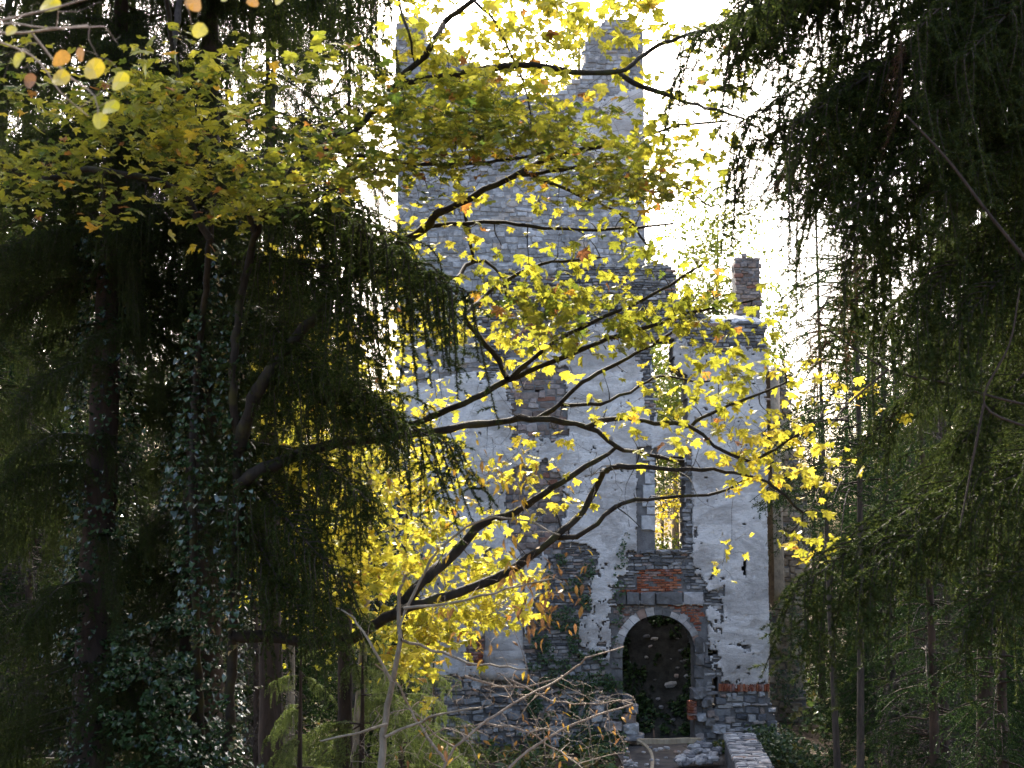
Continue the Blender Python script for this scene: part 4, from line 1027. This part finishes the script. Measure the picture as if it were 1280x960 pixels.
def traced(root, fx, Y, lst):
    for (ax, ay, aY), (bx, by, bY) in lst: put_bough(root, at(ax, ay, aY), at(bx, by, bY))
traced(sB, 255, 14, [((255, -60, 14.4), (505, 60, 11.6)), ((258, -120, 14.4), (420, 10, 11.9)), ((258, -30, 14.4), (470, 90, 12.4)), ((262, 250, 14.4), (600, 470, 10.8)), ((262, 270, 14.4), (560, 420, 11.6)),
                     ((265, 330, 14.4), (480, 420, 11.2)), ((262, 420, 14.4), (500, 560, 11.4)), ((262, 480, 14.4), (560, 600, 11.0)), ((262, 560, 14.4), (460, 650, 11.4)), ((262, 590, 14.4), (420, 720, 11.2)),
                     ((262, 140, 14.4), (480, 250, 12.6)), ((262, 200, 14.4), (420, 300, 12.0)), ((262, 380, 14.4), (420, 500, 11.6)), ((262, 640, 14.4), (380, 760, 11.6)), ((262, 650, 14.4), (430, 790, 12.4)), ((262, -200, 14.4), (380, -20, 12.4))])
# big spruce hanging in from the right
f = at(1490, 900, 11.5); f[2] = float(ground_z(f[0], 11.5))
sC = empty('spruce_tree', 'large near spruce with drooping boughs hanging in from the right', 'spruce', loc=f)
trunk_part(sC, [(f[0], f[1], f[2], .3), (f[0], f[1], f[2] + 3, .27), (f[0], f[1], f[2] + 9, .2), (f[0], f[1], f[2] + 15, .06)])
fc = f
def cb(ay, b, z=0): return ((1490, ay, 11.5), b)
traced(sC, 0, 0, [cb(-110, (888, 205, 10.0)), cb(-80, (915, 150, 10.3)), cb(-40, (930, 290, 10.8)), cb(-10, (960, 330, 10.2)), cb(-130, (950, 110, 9.8)), cb(-140, (900, 175, 9.6)), cb(-150, (985, 60, 10.2)), cb(-90, (940, 230, 10.4)), cb(-60, (1010, 200, 9.4)), cb(-30, (1000, 300, 10.2)), cb(0, (1060, 180, 9.6)), cb(20, (985, 390, 10.0)),
                  cb(60, (1060, 280, 9.4)), cb(100, (1010, 430, 10.4)), cb(120, (1090, 360, 9.6)), cb(180, (1100, 420, 10.4)), cb(-200, (1080, -10, 9.8)), cb(-160, (1120, 80, 9.2)), cb(-100, (1180, 130, 9.0)),
                  cb(-220, (1000, -30, 10.6)), cb(220, (1150, 380, 9.4)), cb(150, (1180, 300, 9.0)), cb(80, (1160, 220, 9.0)), cb(520, (985, 800, 9.6)), cb(540, (1100, 770, 9.4)), cb(300, (1080, 520, 11.5)),
                  cb(330, (1200, 500, 10.2)), cb(400, (1190, 590, 10.2)), cb(620, (1230, 800, 9.4)), cb(240, (1040, 450, 11.2)), cb(0, (1110, 140, 11.4)), cb(50, (1060, 330, 11.6)), cb(-50, (1060, 120, 11.2)), cb(250, (1220, 420, 9.2)), cb(-120, (1040, 40, 9.0))])
put_bough(sC, at(1080, 330, 10.2), at(985, 420, 9.9), DEAD); put_bough(sC, at(1100, 300, 10.5), at(1020, 420, 10.2), DEAD); put_bough(sC, at(1125, 45, 9.2), at(1142, 85, 9.1), DEAD, .18); put_bough(sC, at(1060, 150, 10), at(985, 205, 9.8), DEAD, .5)
mb = MB(); P = spline([(*at(1300, 345, 8.6), .011), (*at(1240, 272, 8.6), .010), (*at(1185, 200, 8.6), .008), (*at(1132, 143, 8.6), .005)], .08); tube(mb, P[:, :3] - np.array(sC.location), P[:, 3], 7, cap=True); link('bare_branch', mb.mesh('bare_branch', M['bark_spruce']), sC)
for ln in ([(1300, 510, 9.6), (1245, 497, 9.6), (1180, 478, 9.6), (1110, 462, 9.7), (1040, 415, 9.8), (1000, 385, 9.9)], [(1300, 540, 9.2), (1230, 505, 9.2), (1262, 430, 9.2), (1275, 360, 9.2)], [(1230, 505, 9.2), (1215, 580, 9.2), (1200, 660, 9.2)], [(1110, 462, 9.7), (1060, 505, 9.7), (1040, 530, 9.7)]):
    mb = MB(); P = spline([(*at(*q), .009) for q in ln], .08); P[:, 3] *= np.linspace(1, .5, len(P)); tube(mb, P[:, :3] - np.array(sC.location), P[:, 3], 6); link('bare_branch', mb.mesh('bare_branch', M['bark_spruce']), sC)

# more spruces standing close behind, filling the shade
for lab, fp, tp, Y, r0, Lr, Ll, zlo in (('shaded spruce farther back at the far left edge', (-30, 960), (-20, 200), 17.5, .2, 1.6, 1.7, .8), ('shaded spruce behind the maple stems', (345, 960), (335, 150), 18.5, .2, 1.5, 2.0, .6),
                           
                           ('shaded spruce crown between the hanging boughs and the left edge of the keep', (432, 960), (436, 200), 19, .13, .8, 1.1, 2.0), ('shaded spruce behind the hanging boughs at the right edge', (1330, 960), (1335, 200), 16.5, .22, 1.9, 1.8, .9), ('middle spruce behind the hanging boughs on the right', (1225, 960), (1228, 200), 21, .17, 1.7, 1.3, .5)):
    sX, fX, dX = near_spruce(lab, fp, tp, Y, r0)
    whorls(sX, fX, 8.5, zlo, .5, (lambda z, az, Lr=Lr, Ll=Ll: (Lr if math.cos(az) > 0 else Ll) * (1.0 if z < 4 else .85)), n=5, lean=dX[:2])

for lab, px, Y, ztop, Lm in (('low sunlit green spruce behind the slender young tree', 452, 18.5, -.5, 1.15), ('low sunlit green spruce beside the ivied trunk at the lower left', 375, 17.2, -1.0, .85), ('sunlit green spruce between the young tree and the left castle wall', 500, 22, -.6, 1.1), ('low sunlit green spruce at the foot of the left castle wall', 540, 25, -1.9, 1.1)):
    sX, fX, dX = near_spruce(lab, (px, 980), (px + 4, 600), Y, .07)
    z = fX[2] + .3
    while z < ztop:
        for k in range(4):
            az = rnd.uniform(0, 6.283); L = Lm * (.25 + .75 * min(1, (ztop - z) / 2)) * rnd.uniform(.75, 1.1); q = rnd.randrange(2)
            o = link('bough', BOUGH_SUNLIT[q], sX, loc=(rnd.uniform(-.03, .03), 0, z - fX[2])); o.rotation_euler = (0, 0, az); o.scale = (L / 2.6, L / 2.6, L / 2.6 * 1.3)
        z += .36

# ------------------------------------------------------------------ ivy on the trunks
def ivy_on(parent, f, d, z0, z1, rad, n, spread, lean=0, seed=0):
    rng = np.random.default_rng(seed); z = rng.uniform(z0, z1, n * 3); az = rng.uniform(0, 6.283, n * 3)
    dens = fbm(az * 1.2, z, 1.3, seed + 300); k = rng.random(n * 3) < (dens - .25) * 1.6; z = z[k][:n]; az = az[k][:n]; dn = dens[k][:n]
    low = np.clip((z1 - z) / (z1 - z0), 0, 1)
    r_ = rad + rng.random(len(z)) ** 1.5 * spread * (.35 + low) * (dn * 1.6)
    h = np.stack([np.cos(az), np.sin(az), np.zeros(len(z))], -1)
    p = np.stack([d[0] * (z - f[2]), d[1] * (z - f[2]), z - f[2]], -1) + h * r_[:, None]
    fr = leaf_frames(len(z), (.05, 1.1), h * 1.4, rng); mb = MB()
    add_leaves(mb, p, fr, rng.uniform(.045, .085, len(z)), rng.random(len(z)), 'ivy', 0, .3, rng)
    return tag(link('ivy', mb.mesh('ivy', M['ivy']), parent), kind='stuff')
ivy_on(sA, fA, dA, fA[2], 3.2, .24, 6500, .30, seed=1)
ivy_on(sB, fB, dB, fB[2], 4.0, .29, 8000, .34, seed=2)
def ivy_mass(lab, poly, Ya, Yb, n, seed):
    rng = np.random.default_rng(seed); q = np.array(poly, float); pts = rng.uniform(q.min(0), q.max(0), (n * 4, 2)); pts = pts[inpoly(pts[:, 0], pts[:, 1], poly) & (fbm(pts[:, 0], pts[:, 1], .035, seed) > .44)][:n]
    P = np.array([at(x, y, Ya + (Yb - Ya) * rng.random()) for x, y in pts]); base = P[np.argmin(P[:, 2])]; mb = MB()
    out = np.tile((0, -1.2, 0), (len(P), 1)); add_leaves(mb, P - base, leaf_frames(len(P), (.0, .8), out, rng), rng.uniform(.05, .095, len(P)), rng.random(len(P)), 'ivy', 0, .3, rng)
    return tag(link('ivy_plant', mb.mesh('ivy_plant', M['ivy']), None, base), lab, 'ivy')
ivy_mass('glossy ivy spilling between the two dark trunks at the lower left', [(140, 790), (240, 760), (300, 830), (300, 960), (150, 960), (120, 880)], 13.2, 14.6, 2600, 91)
for ln in (LIMBS[0][0][1:7], LIMBS[1][0][1:6]):
    Q = spline([(*at(x, y, 12.65), .07) for x, y in ln], .05)[:, :3]; n = 900; k = NP.integers(0, len(Q), n * 3); az = NP.uniform(0, 6.283, n * 3); d_ = fbm(Q[k, 2], az * .3, 1.6, 401); m = d_ > .5; k, az, d_ = k[m][:n], az[m][:n], d_[m][:n]
    h = np.stack([np.cos(az), np.sin(az), np.zeros(len(k))], -1); mb = MB()
    add_leaves(mb, Q[k] + h * (.07 + (d_ - .5)[:, None] * NP.random((len(k), 1)) * 1.2) - mroot, leaf_frames(len(k), (.05, 1.1), h * 1.4), NP.uniform(.045, .085, len(k)), NP.random(len(k)), 'ivy', 0, .3)
    tag(link('ivy', mb.mesh('ivy', M['ivy']), maple), kind='stuff')
# ivy on the castle front
def wall_ivy(lab, polys, n, Y, seed, size=(.06, .12)):
    rng = np.random.default_rng(seed); root = None; mb = MB(); P = []
    for poly, k in polys:
        q = np.array(poly, float); pts = rng.uniform(q.min(0), q.max(0), (k * 6, 2)); m = inpoly(pts[:, 0], pts[:, 1], poly) & (fbm(pts[:, 0], pts[:, 1], .06, seed) > .5)
        P += [at(x, y, Y - rng.uniform(.1, .28)) for x, y in pts[m][:k]]
    P = np.array(P); base = P[np.argmin(P[:, 2])] * (1, 1, 1); 
    out = np.tile((0, -1.4, 0), (len(P), 1)); add_leaves(mb, P - base, leaf_frames(len(P), (.3, 1.3), out, rng), rng.uniform(*size, len(P)), rng.random(len(P)), 'ivy', 0, .3, rng)
    o = link('ivy_plant', mb.mesh('ivy_plant', M['ivy_wall']), None, base); return tag(o, lab, 'ivy')
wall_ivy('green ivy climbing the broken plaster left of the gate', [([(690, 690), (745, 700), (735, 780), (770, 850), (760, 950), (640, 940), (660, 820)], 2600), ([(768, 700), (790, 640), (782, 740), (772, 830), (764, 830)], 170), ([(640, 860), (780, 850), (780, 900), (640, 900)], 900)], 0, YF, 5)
wall_ivy('ivy hanging on the rear wall beside the right corner of the castle', [([(962, 750), (1000, 760), (1012, 960), (962, 960)], 1100)], 0, 52.6, 6)

# ------------------------------------------------------------------ background forest
def far_spruce_mesh(H, Rad, seed, base=.12, dens=1.0, nl=.075, nw=.02):
    global rnd
    keep = rnd; rnd = random.Random(seed); mb = MB()
    z = base * H
    while z < H * .985:
        t = (z / H - base) / (1 - base); L = Rad * (1 - t) ** .8 + .15
        for k in range(6):
            az = rnd.uniform(0, 6.283); l = L * rnd.uniform(.7, 1.1); pit = R(rnd.uniform(-34, -6))
            d = np.array((math.cos(az), math.sin(az), math.tan(pit))); a = np.array((0, 0, z + rnd.uniform(-.2, .2)))
            tt = np.linspace(0, 1, 6)[:, None]; A = a + d * l * tt + np.array((0, 0, .12 * l)) * np.sin(tt * 3.14)
            tube(mb, A, np.linspace(.03, .008, 6), 3); needles(mb, A[1:], 34 * dens, nl, nw)
            for j in range(int(10 * l)):
                u = rnd.uniform(.15, 1); p = a + d * l * u + np.array((0, 0, .12 * l * math.sin(u * 3.14))); hl = rnd.uniform(.08, .5); sd_ = np.array((-d[1], d[0], 0)) * rnd.uniform(-.5, .5) * l * .6
                needles(mb, np.array([p, p + sd_ + (0, 0, -.1), p + sd_ * 1.3 + (0, 0, -hl)]), 46 * dens, nl, nw)
        z += .5 + .2 * rnd.random()
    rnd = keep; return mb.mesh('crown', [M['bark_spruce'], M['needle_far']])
def far_trunk_mesh(H, r, bark='bark_far', bend=.2):
    mb = MB(); t = np.linspace(0, 1, 14); P = np.stack([bend * np.sin(t * 3), bend * np.cos(t * 2.3) - bend, t * H * .97 - .3], -1)
    tube(mb, P, r * (1 - .85 * t) * (1 + .35 * np.exp(-t * 25)), 10); return mb.mesh('trunk', M[bark])
protoS = [(far_spruce_mesh(20, 2.9, 1, .08, 1.6), far_trunk_mesh(20, .22)), (far_spruce_mesh(17, 2.3, 2, .15, 1.5), far_trunk_mesh(17, .19, 'bark_spruce')), (far_spruce_mesh(22, 2.3, 3, .42), far_trunk_mesh(22, .10, 'bark_far'))]
def far_spruce(x, y, k, lab, grp, s=1., name='spruce_tree', cat='spruce'):
    z = float(ground_z(x, y)); o = empty(name, lab, cat, grp, (x, y, z - .1)); o.rotation_euler = (0, 0, rnd.uniform(0, 6.28)); o.scale = (s, s, s * rnd.uniform(.9, 1.1))
    link('trunk', protoS[k][1], o); link('crown', protoS[k][0], o); return o
_lit_crown = protoS[1][0].copy(); _lit_crown.materials.clear(); _lit_crown.materials.append(M['bark_far']); _lit_crown.materials.append(M['needle_sunlit']); protoS.append((_lit_crown, protoS[1][1]))  # crown copy whose needle colour carries painted sunlight
def atx(px, Y): return (px - 640) / F * Y
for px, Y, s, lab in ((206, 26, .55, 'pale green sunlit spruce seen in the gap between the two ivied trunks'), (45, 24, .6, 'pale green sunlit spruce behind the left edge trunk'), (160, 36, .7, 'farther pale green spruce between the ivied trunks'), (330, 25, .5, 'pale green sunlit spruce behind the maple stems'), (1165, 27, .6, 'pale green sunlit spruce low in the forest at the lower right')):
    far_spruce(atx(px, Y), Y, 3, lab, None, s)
for px, Y, k, s in ((1062, 30, 2, .9), (1040, 33, 2, .85)):
    far_spruce(atx(px, Y), Y, k, 'grey spruce trunk standing clear in the sunlit gap right of the castle' if px == 1062 else 'brown spruce trunk beside the grey one right of the castle', None, s)
for px, Y, k, s in ((1150, 24, 1, .62), (1240, 20, 1, .55), (1110, 38, 0, .8), (1190, 30, 0, .75), (1290, 32, 0, .9), (1020, 62, 0, .75), (1075, 55, 0, .9), (1150, 60, 0, 1), (1230, 48, 1, 1), (1330, 45, 0, 1), (1210, 75, 0, 1.1), (1120, 85, 0, 1.1), (1300, 70, 0, 1.2), (1400, 40, 0, 1.1), (1180, 42, 2, 1)):
    far_spruce(atx(px, Y), Y, k, 'green spruce in the forest right of the castle', 'spruces in the forest right of the castle', s)
for px, Y, k, s in ((-60, 24, 0, .8),  (290, 28, 1, .75), (340, 40, 0, .95), (60, 45, 0, 1.1), (180, 52, 0, 1.2), (-20, 60, 0, 1.2), (280, 60, 0, 1.1), (-120, 34, 0, 1), (400, 58, 0, .62), (-170, 30, 0, 1.25), (-100, 38, 0, 1.3), (-30, 32, 0, 1.2), (30, 37, 0, 1.35), (85, 30, 0, 1.15), (140, 40, 0, 1.4), (260, 46, 0, 1.2), (320, 46, 0, 1.25), (375, 48, 0, 1.05), (445, 36, 0, .72), (478, 40, 0, .6)):
    far_spruce(atx(px, Y), Y, k, 'sunlit spruce in the forest behind the left trunks', 'spruces in the forest on the left', s)
for px, Y, k, s in ((-180, 50, 0, 1.1), (-90, 70, 0, 1.3), (0, 80, 0, 1.4), (90, 66, 0, 1.2), (150, 84, 0, 1.4), (230, 72, 0, 1.3), (310, 78, 0, 1.2), (380, 72, 0, .9), (250, 44, 0, .95), (100, 38, 0, .95), (20, 52, 0, 1.1), (330, 54, 0, .8), (430, 70, 0, .8), (460, 60, 0, .55)):
    far_spruce(atx(px, Y), Y, k, 'sunlit spruce in the forest behind the left trunks', 'spruces in the forest on the left', s)
for px, Y, k, s in ((1260, 58, 0, 1.1), (1340, 62, 0, 1.2), (1420, 60, 0, 1.2), (1180, 66, 0, 1.1), (1100, 70, 0, 1.0), (1060, 78, 0, 1.0), (1250, 84, 0, 1.4), (1350, 88, 0, 1.5), (1160, 96, 0, 1.5), (1080, 44, 0, .75), (1280, 42, 0, 1.0), (1130, 50, 0, .95), (1015, 84, 0, .85), (1210, 36, 0, .8)):
    far_spruce(atx(px, Y), Y, k, 'green spruce in the forest right of the castle', 'spruces in the forest right of the castle', s)
far_spruce(atx(505, 44.3), 44.3, 1, 'small bright spruce against the left end of the castle front', None, .60)
far_spruce(atx(560, 48.5), 48.5, 1, 'pale spruce between the castle front and the keep', None, .66)
for px, Y, s in ((895, 70, .95), (838, 78, .85), (848, 88, .9), (826, 84, .85), (930, 76, .9), (975, 72, .8), (720, 80, 1.15), (985, 66, .8), (600, 90, .9), (865, 95, .9), (640, 100, 1.0)):
    far_spruce(atx(px, Y), Y, 2, 'thin pine-like trunk with high crown behind the castle', 'tall trees behind the castle', s, 'conifer_tree', 'conifer')

def broadleaf(name, lab, cat, x, y, H, crown, n, tm, size, seed, grp=None, mat='maple', clear=.3):
    rng = np.random.default_rng(seed); z0 = float(ground_z(x, y)); o = empty(name, lab, cat, grp, (x, y, z0 - .1)); s = Skeleton(); mw = MB()
    t = np.linspace(0, 1, 14); P = np.stack([.3 * np.sin(t * 2.2 + seed), .3 * np.cos(t * 1.7 + seed) - .3 * math.cos(seed), t * H * .9], -1); r_ = .02 * H * (1 - .85 * t) * .6; tube(mw, P, r_, 8); s.add(P[4:], r_[4:])
    link('trunk', mw.mesh('trunk', M['bark_grey']), o); mw = MB()
    nc = n // 9; u = rng.normal(0, 1, (nc, 3)); u /= np.linalg.norm(u, axis=1)[:, None]; c = u * rng.random((nc, 1)) ** .45 * crown + (0, 0, H - crown[2])
    c = c[fbm(c[:, 0] + 9, c[:, 2] + c[:, 1], .55, seed) > .40]; c = c[np.argsort(np.linalg.norm(c[:, :2], axis=1))]
    for p in c: s.twig(mw, p, .007, .05, 20)
    tag(link('branches', mw.mesh('branches', M['bark_grey']), o), kind='stuff')
    pts = (c[:, None] + rng.normal(0, .30, (len(c), 9, 3)) * (1, 1, .6)).reshape(-1, 3); mb = MB()
    add_leaves(mb, pts, leaf_frames(len(pts), (.1, 1.3), None, rng), rng.uniform(.6, 1.2, len(pts)) * size, np.clip(np.repeat(rng.normal(tm, .07, len(c)), 9) + rng.normal(0, .05, len(pts)), 0, 1), 'star', 0, .4, rng)
    tag(link('crown', mb.mesh('crown', M[mat]), o), kind='stuff'); return o
broadleaf('yellow_maple', 'bright yellow backlit maple glowing behind the spruce boughs left of the castle', 'maple tree', atx(440, 22), 22, 9.7, np.array((1.9, 1.9, 2.7)), 2600, .5, .13, 31)
broadleaf('yellow_maple', 'yellow maple farther back between the ivied trunks', 'maple tree', atx(350, 27), 27, 10.5, np.array((2.0, 2.0, 2.7)), 2400, .46, .13, 32)
broadleaf('autumn_tree', 'golden autumn tree seen through the lower castle window', 'tree', atx(834, 64), 64, 9.2, np.array((2.2, 2.2, 1.3)), 420, .62, .2, 34)
broadleaf('green_tree', 'green leafy bush filling the bottom of the castle window', 'tree', atx(842, 60), 60, 7.0, np.array((2.0, 1.6, 2.0)), 2600, .06, .16, 35)
for k_, (px, Y, H_) in enumerate(((800, 63, 17), (850, 67, 18), (900, 64, 16), (950, 69, 17))):
    broadleaf('leafy_tree', ('dark leafy tree behind the keep corner', 'leafy tree behind the upper castle window', 'leafy tree behind the right wall head', 'leafy tree rising behind the chimney stump')[k_], 'tree', atx(px, Y), Y, H_, np.array((2.4, 2.4, 4.5)), 3400, .07, .2, 41 + k_)
broadleaf('autumn_tree', 'loose yellow green tree against the sky behind the right wall head', 'tree', atx(900, 82), 82, 28, np.array((4.6, 3, 8)), 9500, .12, .22, 36)
broadleaf('autumn_tree', 'pale tree rising above the broken top of the keep', 'tree', atx(720, 84), 84, 40, np.array((4.5, 3, 7)), 3000, .28, .26, 37)

# ------------------------------------------------------------------ undergrowth
def scatter(name, area, n, size, h, tm, mat, shape, seed, cond=None):
    rng = np.random.default_rng(seed); x = rng.uniform(area[0], area[1], n); y = rng.uniform(area[2], area[3], n); k = fbm(x, y, .45, seed) > .42
    if cond is not None: k &= cond(x, y)
    x, y = x[k], y[k]; hh = h * np.clip(fbm(x, y, .3, seed + 5) * 1.6 - .3, .05, 1)
    p = np.stack([x, y, ground_z(x, y) + rng.random(len(x)) * hh + .03], -1); mb = MB()
    add_leaves(mb, p, leaf_frames(len(p), (.0, 1.2), None, rng), rng.uniform(.6, 1.3, len(p)) * size, np.clip(rng.normal(tm, .25, len(p)), 0, 1), shape, 0, .4, rng)
    return tag(link(name, mb.mesh(name, M[mat])), kind='stuff')
away = lambda x, y: ~((x > 2.8) & (x < 7.6) & (y < 50)) & ~((y > 45.2) & (y < 54) & (x > -6.5) & (x < 9.5))
scatter('undergrowth', (7.6, 34, 24, 74), 26000, .22, 1.5, .5, 'under', 'star', 61, away)
scatter('undergrowth', (-26, 3, 22, 62), 22000, .22, 1.3, .55, 'under', 'star', 62, away)
scatter('undergrowth', (-9, 9, 12, 24), 9000, .13, .9, .5, 'under', 'star', 63)
def patch(name, polys, seed, tm, n, h, zf, mat='under', size=.1, thr=.45):
    rng = np.random.default_rng(seed); x0, x1, y0, y1 = polys; x = rng.uniform(x0, x1, n); y = rng.uniform(y0, y1, n); k = fbm(x, y, .9, seed) > thr; x, y = x[k], y[k]
    p = np.stack([x, y, zf(x, y) + rng.random(len(x)) * h], -1); mb = MB(); add_leaves(mb, p, leaf_frames(len(p), (0, 1.2), None, rng), rng.uniform(.6, 1.3, len(p)) * size, np.clip(rng.normal(tm, .25, len(p)), 0, 1), 'star', 0, .4, rng)
    return tag(link(name, mb.mesh(name, M[mat])), kind='stuff')
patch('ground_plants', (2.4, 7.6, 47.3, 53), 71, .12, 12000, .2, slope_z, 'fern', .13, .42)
patch('weeds', (5.2, 6.7, 44.4, 45.7), 72, .6, 700, .4, lambda x, y: ground_z(x, y), 'under', .12)
patch('weeds', (7.2, 8.6, 40, 45), 73, .1, 1800, .9, lambda x, y: ground_z(x, y), 'under', .12)
patch('weeds', (1.5, 3.5, 42, 45.6), 74, .3, 1400, .6, lambda x, y: ground_z(x, y), 'under', .12)
